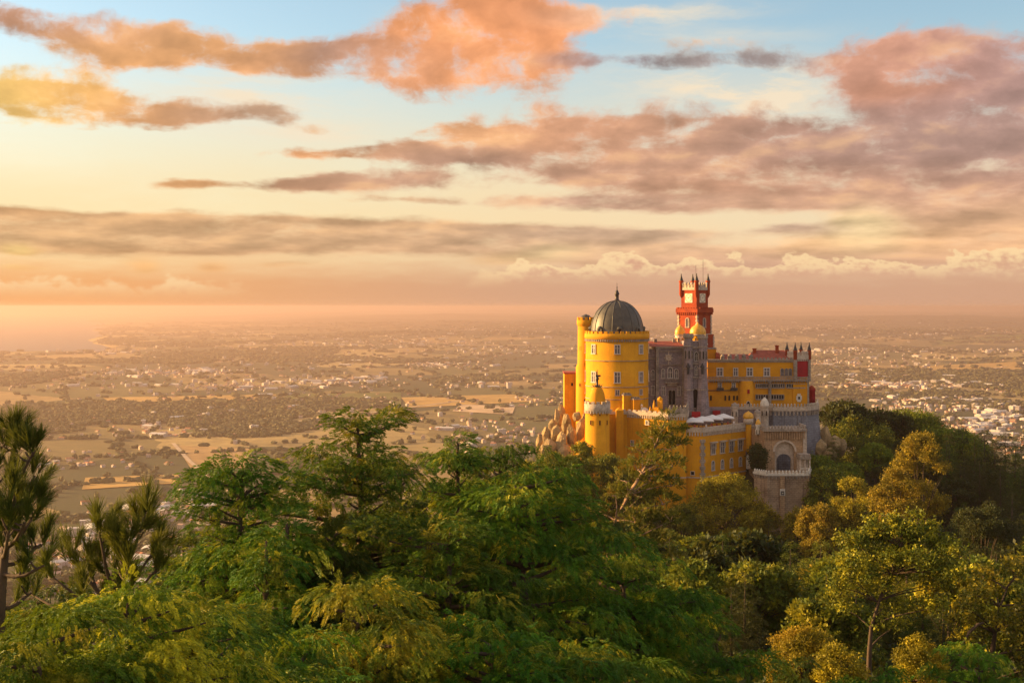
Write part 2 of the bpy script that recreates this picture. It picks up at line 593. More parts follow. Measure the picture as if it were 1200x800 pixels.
# ================================================================== THE SETTING
def ground_mat():
    m, n, out = new_mat('ground_earth_and_fields')
    pos = n.node('ShaderNodeNewGeometry').outputs['Position']
    q = n.sep(pos)
    w1, wcol = n.noise(pos, 0.0012, 4.0, 0.6)
    wp = n.vec('ADD', pos, n.vec('MULTIPLY', n.vec('SUBTRACT', wcol, (0.5, 0.5, 0.5)), (260.0, 260.0, 0.0)))
    vo = n.node('ShaderNodeTexVoronoi', voronoi_dimensions='2D')
    n.put(vo.inputs['Vector'], n.vec('MULTIPLY', wp, (1 / 380.0, 1 / 640.0, 0.0)))
    vo.inputs['Scale'].default_value = 1.0
    r = n.sep(vo.outputs['Color'])
    c = n.mix(n.ramp(r[0], 0.12, 0.95, smooth=False), (0.11, 0.105, 0.038, 1), (0.36, 0.24, 0.10, 1))
    c = n.mix(n.ramp(r[1], 0.74, 0.80), c, (0.40, 0.29, 0.12, 1))
    c = n.mix(n.ramp(r[2], 0.55, 0.62), c, (0.055, 0.062, 0.026, 1))
    big, _ = n.noise(pos, 0.0007, 5.0, 0.6)
    c = n.mix(n.ramp(big, 0.5, 0.68, 0.0, 0.7), c, (0.060, 0.062, 0.028, 1))
    f, _ = n.noise(pos, 0.02, 6.0, 0.7)
    c = n.mix(n.ramp(f, 0.35, 0.75, 0.0, 0.5), c, (0.06, 0.055, 0.03, 1))
    near_n, _ = n.noise(pos, 0.25, 5.0, 0.6)
    near = n.mix(n.ramp(near_n, 0.3, 0.7), (0.035, 0.042, 0.014, 1), (0.075, 0.055, 0.028, 1))
    c = n.mix(n.ramp(q[2], -285.0, -255.0), c, near)
    principled(n, out, c, 0.95, 0.1)
    return m


fine = np.arange(-40, 40.01, 0.125)
coarse_l = np.arange(-180, -40, 5.0)
coarse_r = np.arange(45, 180.1, 5.0)
bear = np.radians(np.concatenate([coarse_l, fine, coarse_r]))
dist = np.concatenate([[0.0], np.geomspace(1.5, 60000, 430)])
BB, DD = np.meshgrid(bear, dist)
GX, GY = DD * np.sin(BB), DD * np.cos(BB)
GZ = height(GX, GY)
nr, nc = GX.shape
idx = np.arange(nr * nc).reshape(nr, nc)
fq = np.stack([idx[:-1, :-1], idx[1:, :-1], idx[1:, 1:], idx[:-1, 1:]], -1).reshape(-1, 4)[:, ::-1]
g_me = np_mesh('ground', np.stack([GX, GY, GZ], -1).reshape(-1, 3), fq, [ground_mat()], smooth=True)
ground = link('ground', g_me)
tag(ground, 'wooded hillside falling to the wide farmed plain', 'ground', kind='structure')

m, n, out = new_mat('sea_water')
b = principled(n, out, (0.03, 0.05, 0.06, 1), 0.5, 0.3)
sea = MB()
sea.add([(-30000, 7500, -322), (-1500, 7500, -322), (-6000, 40000, -322), (-60000, 40000, -322)], [(0, 1, 2, 3)])
tag(sea.build('sea', m), 'bay of pale water at the far edge of the plain', 'sea', kind='structure')


def land_patch(name, quad, mat, lift=1.2, nu=16, nv=16, label=None):
    """a field: a quad of photo pixels laid on the land as a thin sheet"""
    (a, b, c, d) = [np.array(p, float) for p in quad]
    u, v = np.meshgrid(np.linspace(0, 1, nu), np.linspace(0, 1, nv))
    P = ((1 - v)[..., None] * ((1 - u)[..., None] * a + u[..., None] * b) + v[..., None] * ((1 - u)[..., None] * d + u[..., None] * c))
    x, y = ground_at(P[..., 0], P[..., 1])
    z = height(x, y) + lift
    i = np.arange(nu * nv).reshape(nv, nu)
    f = np.stack([i[:-1, :-1], i[:-1, 1:], i[1:, 1:], i[1:, :-1]], -1).reshape(-1, 4)[:, ::-1]
    me = np_mesh(name, np.stack([x, y, z], -1).reshape(-1, 3), f, [mat], smooth=True)
    return tag(link(name, me), label, 'field', kind='structure')


tan = plain_mat('dry_field', (0.42, 0.27, 0.115, 1), 0.95, 0.1, var=0.35, scale=0.02)
ochre = plain_mat('ochre_field', (0.50, 0.31, 0.10, 1), 0.95, 0.1, var=0.35, scale=0.015)
green = plain_mat('green_field', (0.13, 0.14, 0.035, 1), 0.95, 0.1, var=0.4, scale=0.015)
pale = plain_mat('pale_quarry_earth', (0.62, 0.44, 0.27, 1), 0.95, 0.1, var=0.3, scale=0.01)
road_m = plain_mat('pale_road', (0.50, 0.38, 0.26, 1), 0.9, 0.2, var=0.2, scale=0.05)
for (q, mt, lb) in (
        (((206, 522), (292, 526), (300, 548), (224, 550)), tan, 'bare tan field with a track in the near plain'),
        (((100, 560), (208, 556), (214, 566), (96, 574)), ochre, 'narrow strip of dry field above the hill town'),
        (((470, 466), (600, 462), (640, 470), (480, 478)), ochre, 'long ochre field in the middle of the plain'),
        (((340, 462), (470, 460), (470, 474), (320, 472)), green, 'long green field in the middle of the plain'),
        (((120, 466), (330, 462), (300, 476), (140, 478)), ochre, 'pale stubble field on the left of the plain'),
        (((540, 474), (604, 476), (600, 486), (530, 482)), pale, 'bare pale quarry ground left of the palace'),
        (((1060, 430), (1190, 424), (1200, 434), (1050, 442)), ochre, 'ochre hillside fields right of the palace'),
        (((1155, 446), (1200, 444), (1200, 453), (1150, 454)), ochre, 'small ochre field at the right edge of the plain'),
        (((1100, 398), (1200, 392), (1200, 398), (1090, 404)), green, 'green field on the far hills at right'),
        (((210, 498), (300, 492), (330, 500), (220, 508)), green, 'dull green meadow among scattered houses')):
    land_patch('field', q, mt, label=lb)


def road(pts, width, label):
    P = np.array(pts, float)
    t = np.linspace(0, len(P) - 1, 14 * (len(P) - 1) + 1)
    px = np.interp(t, np.arange(len(P)), P[:, 0])
    py = np.interp(t, np.arange(len(P)), P[:, 1])
    x, y = ground_at(px, py)
    dx_, dy_ = np.gradient(x), np.gradient(y)
    L = np.hypot(dx_, dy_)
    nx, ny = -dy_ / L * width / 2, dx_ / L * width / 2
    v = np.concatenate([np.stack([x + nx, y + ny, height(x + nx, y + ny) + 2.0], -1), np.stack([x - nx, y - ny, height(x - nx, y - ny) + 2.0], -1)])
    k = len(x)
    f = np.stack([np.arange(k - 1), np.arange(1, k), np.arange(1, k) + k, np.arange(k - 1) + k], -1)[:, ::-1]
    tag(link('road', np_mesh('road', v, f, [road_m])), label, 'road', kind='structure')


road([(203, 520), (222, 541), (240, 556), (262, 566)], 9, 'pale lane beside the bare tan field')
road([(180, 512), (300, 500), (420, 486), (540, 470)], 12, 'pale road winding through the meadows')
road([(1000, 452), (1080, 442), (1180, 430)], 14, 'pale road climbing the far right hills')


# ------------------------------------------------------------------ houses of the plain
def house_mesh(name, w, d, h, rh, wall, roof, flat=False, wing=0.0):
    mb = MB()
    mb.box((0, 0, -4), (w, d, h + 4))
    o = 0.4
    a, b2 = w / 2 + o, d / 2 + o
    if flat:
        mb.box((0, 0, h), (w + 0.4, d + 0.4, 0.5), mi=1)
        mb.box((w * 0.2, 0, h + 0.5), (w * 0.25, d * 0.4, 2.0))
    else:
        mb.add([(-a, -b2, h), (a, -b2, h), (a, b2, h), (-a, b2, h), (-a, 0, h + rh), (a, 0, h + rh)],
               [(0, 1, 5, 4), (2, 3, 4, 5), (1, 2, 5), (3, 0, 4), (3, 2, 1, 0)], 1)
        mb.box((w * 0.3, d * 0.15, h), (0.9, 0.9, rh + 1.2))
    if wing:
        mb.box((w / 2 + wing / 2, -d * 0.1, -4), (wing, d * 0.7, h * 0.7 + 4))
        mb.box((w / 2 + wing / 2, -d * 0.1, h * 0.7), (wing + 0.4, d * 0.7 + 0.4, 0.6), mi=1)
    for i in range(max(2, int(w // 5))):   # windows, proud of the wall
        x = -w / 2 + (i + 0.5) * w / max(2, int(w // 5))
        for s in (-1, 1):
            for z in range(int(h // 3)):
                mb.box((x, s * (d / 2 + 0.03), 1.0 + 3 * z), (1.2, 0.1, 1.3), mi=2)
    me = bpy.data.meshes.new(name)
    me.from_pydata(mb.v, [], mb.f)
    for q in (wall, roof, glass_m):
        me.materials.append(q)
    me.polygons.foreach_set('material_index', mb.m)
    me.update()
    return me


glass_m = plain_mat('dark_window_glass', (0.035, 0.035, 0.04, 1), 0.15, 0.5, var=0.2)
white_w = plain_mat('white_house_wall', (0.56, 0.48, 0.43, 1), 0.85, 0.2, var=0.3, scale=0.1)
cream_w = plain_mat('cream_house_wall', (0.55, 0.43, 0.32, 1), 0.85, 0.2, var=0.3, scale=0.1)
tile_r = plain_mat('terracotta_roof', (0.46, 0.19, 0.10, 1), 0.85, 0.2, var=0.3, scale=0.2)
pale_r = plain_mat('faded_roof', (0.55, 0.36, 0.26, 1), 0.85, 0.2, var=0.3, scale=0.2)
light_r = plain_mat('pale_sheet_roof', (0.58, 0.54, 0.50, 1), 0.6, 0.3, var=0.15, scale=0.1)
HOUSES = [  # mesh, label words, half width
    (house_mesh('house', 14, 9, 5.6, 2.4, white_w, tile_r), 'white house with terracotta gable roof'),
    (house_mesh('house', 11, 9, 6.2, 2.2, white_w, pale_r), 'white house with faded pink roof'),
    (house_mesh('house', 18, 10, 5.4, 2.6, cream_w, tile_r, wing=6), 'cream house with low side wing'),
    (house_mesh('house', 12, 10, 8.4, 2.2, cream_w, pale_r), 'tall cream house with faded roof'),
    (house_mesh('apartment_block', 22, 13, 13, 0, white_w, light_r, True), 'white flat roofed apartment block'),
    (house_mesh('warehouse', 58, 26, 8, 3.0, white_w, light_r), 'long pale warehouse'),
]
CLUSTERS = [  # photo px, py, spread x, spread y, how many, share of blocks and sheds
    (110, 630, 70, 16, 52, .15), (190, 606, 60, 12, 50, .15), (60, 660, 60, 20, 24, .1), (230, 590, 40, 10, 26, .1), (150, 660, 70, 26, 30, .1),
    (125, 540, 60, 10, 16, .1), (165, 505, 60, 9, 26, .1), (60, 500, 60, 12, 16, .1), (240, 500, 60, 12, 16, .1), (265, 487, 40, 6, 14, .1), (60, 540, 40, 12, 8, .1),
    (180, 492, 40, 5, 30, .15), (270, 453, 60, 6, 70, .25), (350, 450, 40, 4, 30, .6), (160, 437, 90, 4, 90, .2), (230, 435, 50, 3, 60, .2), (120, 412, 80, 3, 60, .2),
    (260, 405, 110, 4, 60, .2), (420, 446, 60, 5, 60, .2), (520, 428, 40, 3, 60, .1), (600, 412, 90, 6, 80, .2), (480, 402, 100, 5, 90, .2),
    (430, 400, 150, 10, 90, .2), (360, 425, 150, 12, 60, .2), (560, 448, 90, 6, 40, .15), (640, 470, 40, 6, 30, .1), (560, 500, 70, 12, 36, .1), (600, 515, 40, 10, 30, .1),
    (340, 480, 80, 10, 24, .1), (430, 470, 70, 10, 16, .1), (90, 450, 90, 8, 26, .1), (30, 430, 50, 8, 26, .1),
    (980, 426, 60, 6, 130, .2), (1040, 450, 70, 6, 190, .2), (1110, 452, 70, 7, 150, .2), (1010, 442, 40, 5, 90, .2), (1150, 478, 60, 6, 120, .3), (1080, 470, 60, 6, 90, .2),
    (1140, 500, 60, 8, 130, .25), (1190, 520, 30, 12, 60, .15), (1180, 490, 30, 6, 40, .7), (1070, 480, 40, 5, 60, .2), (960, 412, 60, 5, 90, .2), (1060, 410, 90, 6, 130, .15), (1170, 410, 50, 4, 60, .15),
    (1020, 392, 130, 4, 180, .2), (1150, 387, 60, 3, 90, .2), (900, 390, 90, 5, 120, .2), (960, 382, 120, 3, 120, .2), (790, 395, 60, 5, 60, .2), (660, 395, 60, 5, 50, .2), (560, 386, 100, 4, 60, .2), (300, 392, 140, 4, 50, .2),
    (900, 440, 300, 22, 120, .1), (300, 460, 260, 40, 130, .1), (1080, 425, 120, 20, 130, .1),
]
hs = np.random.RandomState(5)
spots = []
for (px, py, sx, sy, nn, share) in CLUSTERS:
    k = int(nn * (1.4 if px < 900 else 0.85))
    x = px + hs.randn(k) * sx * 0.6
    y = py + hs.randn(k) * sy * 0.6
    y = np.maximum(y, 376.0)
    ok = (x > -60) & (x < 1260)
    gx, gy = ground_at(x[ok], y[ok])
    for a, b_, r in zip(gx, gy, hs.rand(len(gx))):
        d_ = math.hypot(a, b_)
        if d_ < 950 or d_ > 26000:
            continue
        if r < share:
            kind = 4 if hs.rand() < 0.6 else 5
        else:
            kind = int(hs.choice([0, 0, 1, 1, 2, 3]))
        sc = 0.60 + min(d_, 14000) / 9000.0 * 0.25
        spots.append((a, b_, kind, hs.rand() * 6.28, sc * (0.8 + 0.5 * hs.rand()), d_))
hz_z = height(np.array([s[0] for s in spots]), np.array([s[1] for s in spots]))
spots = [s + (float(z),) for s, z in zip(spots, hz_z) if z > -320]
size_rank = [1, 1, 1.3, 1, 1.6, 3.5]
spots.sort(key=lambda s: s[5] / (s[4] * size_rank[s[2]]))
houses_px = [(600 + s[0] / s[1] * F, HZ + -s[6] / s[1] * F) for s in spots]


def house_zone(px, py):
    if px > 860:
        return 'in the plain right of the palace' if py > 455 else 'on the far hills right of the palace'
    if px < 330 and py > 570:
        return 'in the near town seen through the left pines'
    if px < 330 and py > 478:
        return 'scattered among trees above the left pines'
    return 'out in the middle of the left plain' if py > 420 else 'near the left horizon'


NAMES = ['house', 'house', 'house', 'house', 'apartment_block', 'warehouse']
CATS = ['house', 'house', 'house', 'house', 'apartment block', 'warehouse']
cnt = {}
rest = []
limit = {'house': 250, 'apartment block': 35, 'warehouse': 15}
for s, (px, py) in zip(spots, houses_px):
    x, y, k, rz, sc, d_, z = s
    cat = CATS[k]
    if cnt.get(cat, 0) < limit[cat] and -4 < px < 1204:
        cnt[cat] = cnt.get(cat, 0) + 1
        o = link(NAMES[k], HOUSES[k][0], None, (x, y, z))
        o.rotation_euler = (0, 0, rz)
        o.scale = (sc, sc, sc)
        zone = house_zone(px, py)
        tag(o, HOUSES[k][1] + ' ' + zone, cat, 'like ' + HOUSES[k][1].split(' with ')[0] + 's ' + zone)
    else:
        rest.append(s)
# the thousands of specks beyond, one mass
tv, tf, tm = [], [], []
base = 0
protos = []
for (me, _) in HOUSES:
    v = np.empty(len(me.vertices) * 3)
    me.vertices.foreach_get('co', v)
    protos.append((v.reshape(-1, 3), [tuple(p.vertices) for p in me.polygons if p.material_index < 2], [p.material_index for p in me.polygons if p.material_index < 2]))
far_mats = [white_w, tile_r, cream_w, pale_r, light_r]
slot = [(0, 1), (0, 3), (2, 1), (2, 3), (0, 4), (0, 4)]
for (x, y, k, rz, sc, d_, z) in rest:
    v, f, mi = protos[k]
    ca, sa = math.cos(rz) * sc, math.sin(rz) * sc
    tv.append(np.stack([x + v[:, 0] * ca - v[:, 1] * sa, y + v[:, 0] * sa + v[:, 1] * ca, z + v[:, 2] * sc], -1))
    tf += [tuple(i + base for i in q) for q in f]
    tm += [slot[k][i] for i in mi]
    base += len(v)
me = bpy.data.meshes.new('far_town_houses')
me.from_pydata(np.concatenate(tv).tolist(), [], tf)
for q in far_mats:
    me.materials.append(q)
me.polygons.foreach_set('material_index', tm)
me.update()
tag(link('far_town_houses', me), 'countless white specks of far houses spread over the plain', 'far houses', kind='stuff')

# ------------------------------------------------------------------ woods and hedges of the plain
ico_v, ico_f = None, None
import bmesh
bm = bmesh.new()
bmesh.ops.create_icosphere(bm, subdivisions=2, radius=1.0)
ico_v = np.array([v.co[:] for v in bm.verts])
ico_f = np.array([[v.index for v in f.verts] for f in bm.faces])
bm.free()


def leaf_colour(n, dark, light, tip=None):
    at = n.node('ShaderNodeAttribute', attribute_name='tint')
    c = n.mix(at.outputs['Fac'], dark, light)
    return c


def tree_mat(name, dark, light, trans=0.3, rough=0.6, tip=0.0, tip_c=(0.34, 0.30, 0.02, 1), tip_s=1.3):
    m, n, out = new_mat(name)
    at = n.node('ShaderNodeAttribute', attribute_name='tint').outputs['Fac']
    oi = n.node('ShaderNodeObjectInfo').outputs['Random']
    pos = n.node('ShaderNodeNewGeometry').outputs['Position']
    big, _ = n.noise(pos, 0.45, 3.0, 0.6)
    c = n.mix(at, dark, light)
    if tip:      # yellow new growth by clumps, also standing in for sunlit tips
        sh, _ = n.noise(pos, tip_s, 2.0, 0.5)
        c = n.mix(n.math('MULTIPLY', n.ramp(sh, 0.66 - tip * 0.55, 0.80 - tip * 0.55), n.ramp(at, 0.1, 0.8, 0.35, 0.95)), c, tip_c)
    c = n.mix(n.ramp(big, 0.50, 0.72, 0.0, 0.55), c, (light[0] * 1.45, light[1] * 1.12, light[2], 1.0))
    c = n.mix(n.ramp(big, 0.48, 0.28, 0.0, 0.5), c, tuple(x * 0.7 for x in dark[:3]) + (1.0,))
    hs_ = n.node('ShaderNodeHueSaturation')
    n.put(hs_.inputs['Hue'], n.ramp(oi, 0.0, 1.0, 0.485, 0.515, False))
    n.put(hs_.inputs['Value'], n.ramp(oi, 0.0, 1.0, 0.85, 1.15, False))
    n.put(hs_.inputs['Color'], c)
    c = hs_.outputs[0]
    b = n.node('ShaderNodeBsdfPrincipled')
    n.put(b.inputs['Base Color'], c)
    b.inputs['Roughness'].default_value = rough
    b.inputs['Specular IOR Level'].default_value = 0.2
    if trans > 0:
        t = n.node('ShaderNodeBsdfTranslucent')
        n.put(t.inputs['Color'], n.mix(0.35, c, (0.30, 0.26, 0.02, 1)))
        mx = n.node('ShaderNodeMixShader')
        mx.inputs[0].default_value = trans
        n.t.links.new(b.outputs[0], mx.inputs[1])
        n.t.links.new(t.outputs[0], mx.inputs[2])
        n.t.links.new(mx.outputs[0], out.inputs[0])
    else:
        n.t.links.new(b.outputs[0], out.inputs[0])
    return m


wood_m = tree_mat('plain_wood_foliage', (0.046, 0.048, 0.020, 1), (0.115, 0.098, 0.038, 1), 0.0, 0.8)
ws = np.random.RandomState(8)
nW = 24000
wx = ws.uniform(-40, 1240, nW * 4)
wy = 378 + (720 - 378) * ws.rand(nW * 4) ** 1.5
gx, gy = ground_at(wx, wy)
gz = height(gx, gy)
gd = np.hypot(gx, gy)
den = fbm(gx / 700, gy / 900, 4, 71)
hedge = np.abs(((gx * 0.9 + gy * 0.35) / 260 + 0.5 * fbm(gx / 500, gy / 500, 2, 5)) % 1.0 - 0.5) > 0.47
hedge2 = np.abs(((gy * 0.8 - gx * 0.3) / 340 + 0.5 * fbm(gx / 600, gy / 600, 2, 6)) % 1.0 - 0.5) > 0.475
keep = (gd > 900) & (gd < 24000) & (gz > -316) & ((den > 0.60) | ((hedge | hedge2) & (ws.rand(len(gx)) < 0.55)) | (ws.rand(len(gx)) < 0.012))
gx, gy, gz, gd = gx[keep][:nW], gy[keep][:nW], gz[keep][:nW], gd[keep][:nW]
k = len(gx)
far = np.clip(gd / 2500.0, 1.0, 7.0)
rad = ws.uniform(3.5, 6.5, k) * far ** 0.75
hh = ws.uniform(3.5, 6.0, k) * far ** 0.30
jit = 1 + 0.28 * ws.randn(k, len(ico_v)).clip(-1.6, 1.6)
rx_ = rad * ws.uniform(0.8, 1.9, k)
V = np.empty((k, len(ico_v), 3), np.float32)
V[..., 0] = gx[:, None] + ico_v[None, :, 0] * jit * rx_[:, None]
V[..., 1] = gy[:, None] + ico_v[None, :, 1] * jit * rad[:, None]
V[..., 2] = gz[:, None] + hh[:, None] * 0.7 + ico_v[None, :, 2] * jit * hh[:, None]
Fw = (ico_f[None] + (np.arange(k) * len(ico_v))[:, None, None]).reshape(-1, 3)
tint = np.repeat(ws.rand(k), len(ico_f)) * 0.7 + ws.rand(k * len(ico_f)) * 0.3
me = np_mesh('plain_woods', V.reshape(-1, 3), Fw, [wood_m], tint=tint)
tag(link('plain_woods', me), 'dark woods and hedgerows between the fields of the plain', 'woods', kind='stuff')

# ------------------------------------------------------------------ haze
m, n, out = new_mat('evening_haze')
vol = n.node('ShaderNodeVolumePrincipled')
vol.inputs['Color'].default_value = (0.61, 0.452, 0.412, 1)
vol.inputs['Density'].default_value = 7.4e-5
vol.inputs['Anisotropy'].default_value = 0.45
n.t.links.new(vol.outputs[0], out.inputs['Volume'])
try:
    m.cycles.homogeneous_volume = True
except Exception:
    pass
hz = MB()
hz.box((0, 0, -470), (150000, 150000, 483))
tag(hz.build('haze', m), 'warm evening haze lying over the plain', 'haze', kind='stuff')


# ================================================================== THE PALACE
yellow = wall_mat('ochre_yellow_plaster', (0.70, 0.315, 0.006, 1), (0.63, 0.270, 0.006, 1), (0.40, 0.170, 0.014, 1), 0.35, 0.60)
yellow_d = wall_mat('deep_ochre_plaster', (0.70, 0.305, 0.008, 1), (0.61, 0.25, 0.008, 1), (0.38, 0.155, 0.015, 1), 0.35, 0.5)
red = wall_mat('red_plaster', (0.37, 0.058, 0.012, 1), (0.28, 0.036, 0.011, 1), (0.13, 0.022, 0.014, 1), 0.5, 0.4)
crimson = wall_mat('crimson_plaster', (0.42, 0.018, 0.026, 1), (0.34, 0.014, 0.024, 1), (0.22, 0.02, 0.02, 1), 0.5, 0.4)
mauve = wall_mat('grey_violet_tiled_stone', (0.36, 0.285, 0.285, 1), (0.27, 0.215, 0.22, 1), (0.15, 0.115, 0.115, 1), 0.8, 0.65, grain=(1.1, 0.5))
stone = wall_mat('weathered_limestone', (0.47, 0.38, 0.30, 1), (0.34, 0.275, 0.215, 1), (0.14, 0.11, 0.085, 1), 0.9, 0.7, grain=(0.9, 0.45))
trim = wall_mat('pale_stone_trim', (0.58, 0.47, 0.36, 1), (0.44, 0.35, 0.265, 1), (0.18, 0.14, 0.105, 1), 1.6, 0.6)
tan_s = wall_mat('tan_stone', (0.54, 0.345, 0.19, 1), (0.44, 0.275, 0.15, 1), (0.20, 0.125, 0.075, 1), 0.5, 0.75, grain=(1.0, 0.5))
blue_s = wall_mat('blue_grey_stone', (0.27, 0.265, 0.29, 1), (0.19, 0.19, 0.215, 1), (0.10, 0.095, 0.10, 1), 0.4, 0.8, grain=(1.2, 0.6))
streaky = wall_mat('streaked_terrace_stone', (0.56, 0.40, 0.26, 1), (0.42, 0.285, 0.175, 1), (0.13, 0.08, 0.055, 1), 0.3, 0.95, grain=(0.9, 0.45))
dome_m = plain_mat('dark_dome_sheet', (0.088, 0.078, 0.058, 1), 0.5, 0.5, 0.2, 0.4, 0.6)
dome_rib = plain_mat('dome_seam', (0.075, 0.07, 0.06, 1), 0.5, 0.4, 0.2, 0.2)
gold = plain_mat('golden_tile_dome', (0.80, 0.40, 0.03, 1), 0.45, 0.5, 0.0, 0.3, 2.0)
roof_r = plain_mat('red_roof_tile', (0.36, 0.085, 0.05, 1), 0.8, 0.25, 0.0, 0.35, 1.2)
white_s = plain_mat('whitewashed_stone', (0.74, 0.66, 0.54, 1), 0.8, 0.2, 0.0, 0.3, 1.5)
dark_m = plain_mat('opening_shade', (0.022, 0.018, 0.018, 1), 0.8, 0.1)  # flat near black standing in for the shade inside openings
iron = plain_mat('dark_iron', (0.06, 0.05, 0.045, 1), 0.5, 0.4, 0.5)
clock_w = plain_mat('white_clock_panel', (0.80, 0.68, 0.48, 1), 0.6, 0.3, 0.0, 0.1)
frame_w = plain_mat('white_window_frame', (0.62, 0.54, 0.46, 1), 0.7, 0.3, 0.0, 0.2)
canvas = plain_mat('white_canvas', (0.80, 0.77, 0.74, 1), 0.9, 0.1, 0.0, 0.05)
pane_m = plain_mat('palace_window_glass', (0.17, 0.15, 0.16, 1), 0.12, 0.6, 0.0, 0.5, 0.8)
rock_m = wall_mat('granite_boulder', (0.42, 0.285, 0.14, 1), (0.27, 0.185, 0.09, 1), (0.07, 0.065, 0.025, 1), 0.35, 0.4, 0.9, 0.05)


def zp(py, Y):
    return (HZ - py) * Y / F


def xp(px, Y):
    return (px - 600.0) * Y / F


def window(parent, x, y, z, ang, w, h, arch=False, hood=False, mull=True, frame=None, glass=None, deep=0.16, name='window'):
    """x, y, z: middle of the sill on the wall face; ang: bearing of the wall normal in radians"""
    nx, ny = math.cos(ang), math.sin(ang)
    tx, ty = -ny, nx
    mb = MB()

    def P(u, d, v):
        return (x + tx * u + nx * d, y + ty * u + ny * d, z + v)

    def bar(u0, u1, v0, v1, d):
        vs = [P(u, dd, v) for v in (v0, v1) for (u, dd) in ((u0, -0.05), (u1, -0.05), (u1, d), (u0, d))]
        mb.add(vs, [(3, 2, 1, 0), (4, 5, 6, 7), (0, 1, 5, 4), (1, 2, 6, 5), (2, 3, 7, 6), (3, 0, 4, 7)])
    t = min(0.24, w * 0.18)
    bar(-w / 2 - t, -w / 2, 0, h, deep)
    bar(w / 2, w / 2 + t, 0, h, deep)
    bar(-w / 2 - t * 1.4, w / 2 + t * 1.4, -t, 0, deep + 0.08)
    pane = []
    if arch:
        r, k = w / 2, 8
        for i in range(k):
            a0, a1 = math.pi * i / k, math.pi * (i + 1) / k
            o = r + t
            vs = []
            for d in (-0.05, deep):
                for (rr, a) in ((r, a0), (o, a0), (o, a1), (r, a1)):
                    vs.append(P(rr * math.cos(a), d, h + rr * math.sin(a)))
            mb.add(vs, [(0, 1, 2, 3), (7, 6, 5, 4), (0, 4, 5, 1), (1, 5, 6, 2), (2, 6, 7, 3), (3, 7, 4, 0)])
        pane = [(-r, 0), (r, 0)] + [(r * math.cos(math.pi * i / k), h + r * math.sin(math.pi * i / k)) for i in range(k + 1)]
    else:
        bar(-w / 2 - t, w / 2 + t, h, h + t, deep)
        pane = [(-w / 2, 0), (w / 2, 0), (w / 2, h), (-w / 2, h)]
    if mull:
        m = min(0.09, w * 0.08)
        bar(-m, m, 0, h, deep * 0.6)
        if h > 1.4:
            bar(-w / 2, -m, h * 0.62, h * 0.62 + m * 1.3, deep * 0.5)
            bar(m, w / 2, h * 0.62, h * 0.62 + m * 1.3, deep * 0.5)
    if hood:
        bar(-w / 2 - t * 2.2, w / 2 + t * 2.2, h + t + 0.02, h + t + 0.30, 0.75)
        bar(-w / 2 - t * 1.5, -w / 2 - t - 0.01, h * 0.45, h + t, 0.34)
        bar(w / 2 + t + 0.01, w / 2 + t * 1.5, h * 0.45, h + t, 0.34)
    o = mb.build(name, frame or frame_w, parent)
    pm = MB()
    pm.add([P(u, 0.025, v) for (u, v) in pane], [tuple(range(len(pane)))])
    pm.build('pane', glass or pane_m, o)
    return o


def merlons(mb, path, z, w, gap, h, th, style='flat', closed=False, mi=0):
    pts = [Vector((p[0], p[1], 0)) for p in path]
    if closed:
        pts.append(pts[0])
    for a, b in zip(pts[:-1], pts[1:]):
        L = (b - a).length
        n_ = max(1, int(round(L / (w + gap))))
        step = L / n_
        rz = math.atan2(b.y - a.y, b.x - a.x)
        for i in range(n_):
            c = a + (b - a) * ((i + 0.5) / n_)
            ww = step * w / (w + gap)
            if style == 'flat':
                mb.box((c.x, c.y, z), (ww, th, h), rz, mi)
            else:
                mb.box((c.x, c.y, z), (ww, th, h * 0.55), rz, mi)
                if style == 'round':
                    mb.lathe((c.x, c.y, z + h * 0.5), [(ww * 0.5, 0), (ww * 0.52, h * 0.14), (ww * 0.38, h * 0.36), (ww * 0.02, h * 0.5)], 8, mi)
                else:
                    mb.lathe((c.x, c.y, z + h * 0.55), [(ww * 0.42, 0), (ww * 0.18, h * 0.25), (ww * 0.02, h * 0.55)], 6, mi, False)


def ring(c, r, n, a0=0.0):
    return [(c[0] + r * math.cos(a0 + 2 * math.pi * i / n), c[1] + r * math.sin(a0 + 2 * math.pi * i / n)) for i in range(n)]


def strip(mb, path, z0, z1, th, out=0.0, mi=0, closed=False):
    """a band of rectangular section along a path of wall corners (left to right as seen from outside)"""
    pts = [Vector((p[0], p[1], 0)) for p in path]
    if closed:
        pts.append(pts[0])
    for a, b in zip(pts[:-1], pts[1:]):
        d = (b - a)
        L = d.length
        d.normalize()
        nrm = Vector((d.y, -d.x, 0))
        c = (a + b) / 2 + nrm * (out - th / 2)
        mb.box((c.x, c.y, z0), (L + out * 0.8, th, z1 - z0), math.atan2(d.y, d.x), mi)


def on_wall(a, b, t, out=0.0):
    """point a fraction t along wall a-b and the bearing of its outward normal (outside lies to the right of a->b)"""
    d = Vector((b[0] - a[0], b[1] - a[1], 0)).normalized()
    nrm = Vector((d.y, -d.x, 0))
    return a[0] + (b[0] - a[0]) * t + nrm.x * out, a[1] + (b[1] - a[1]) * t + nrm.y * out, math.atan2(nrm.y, nrm.x)


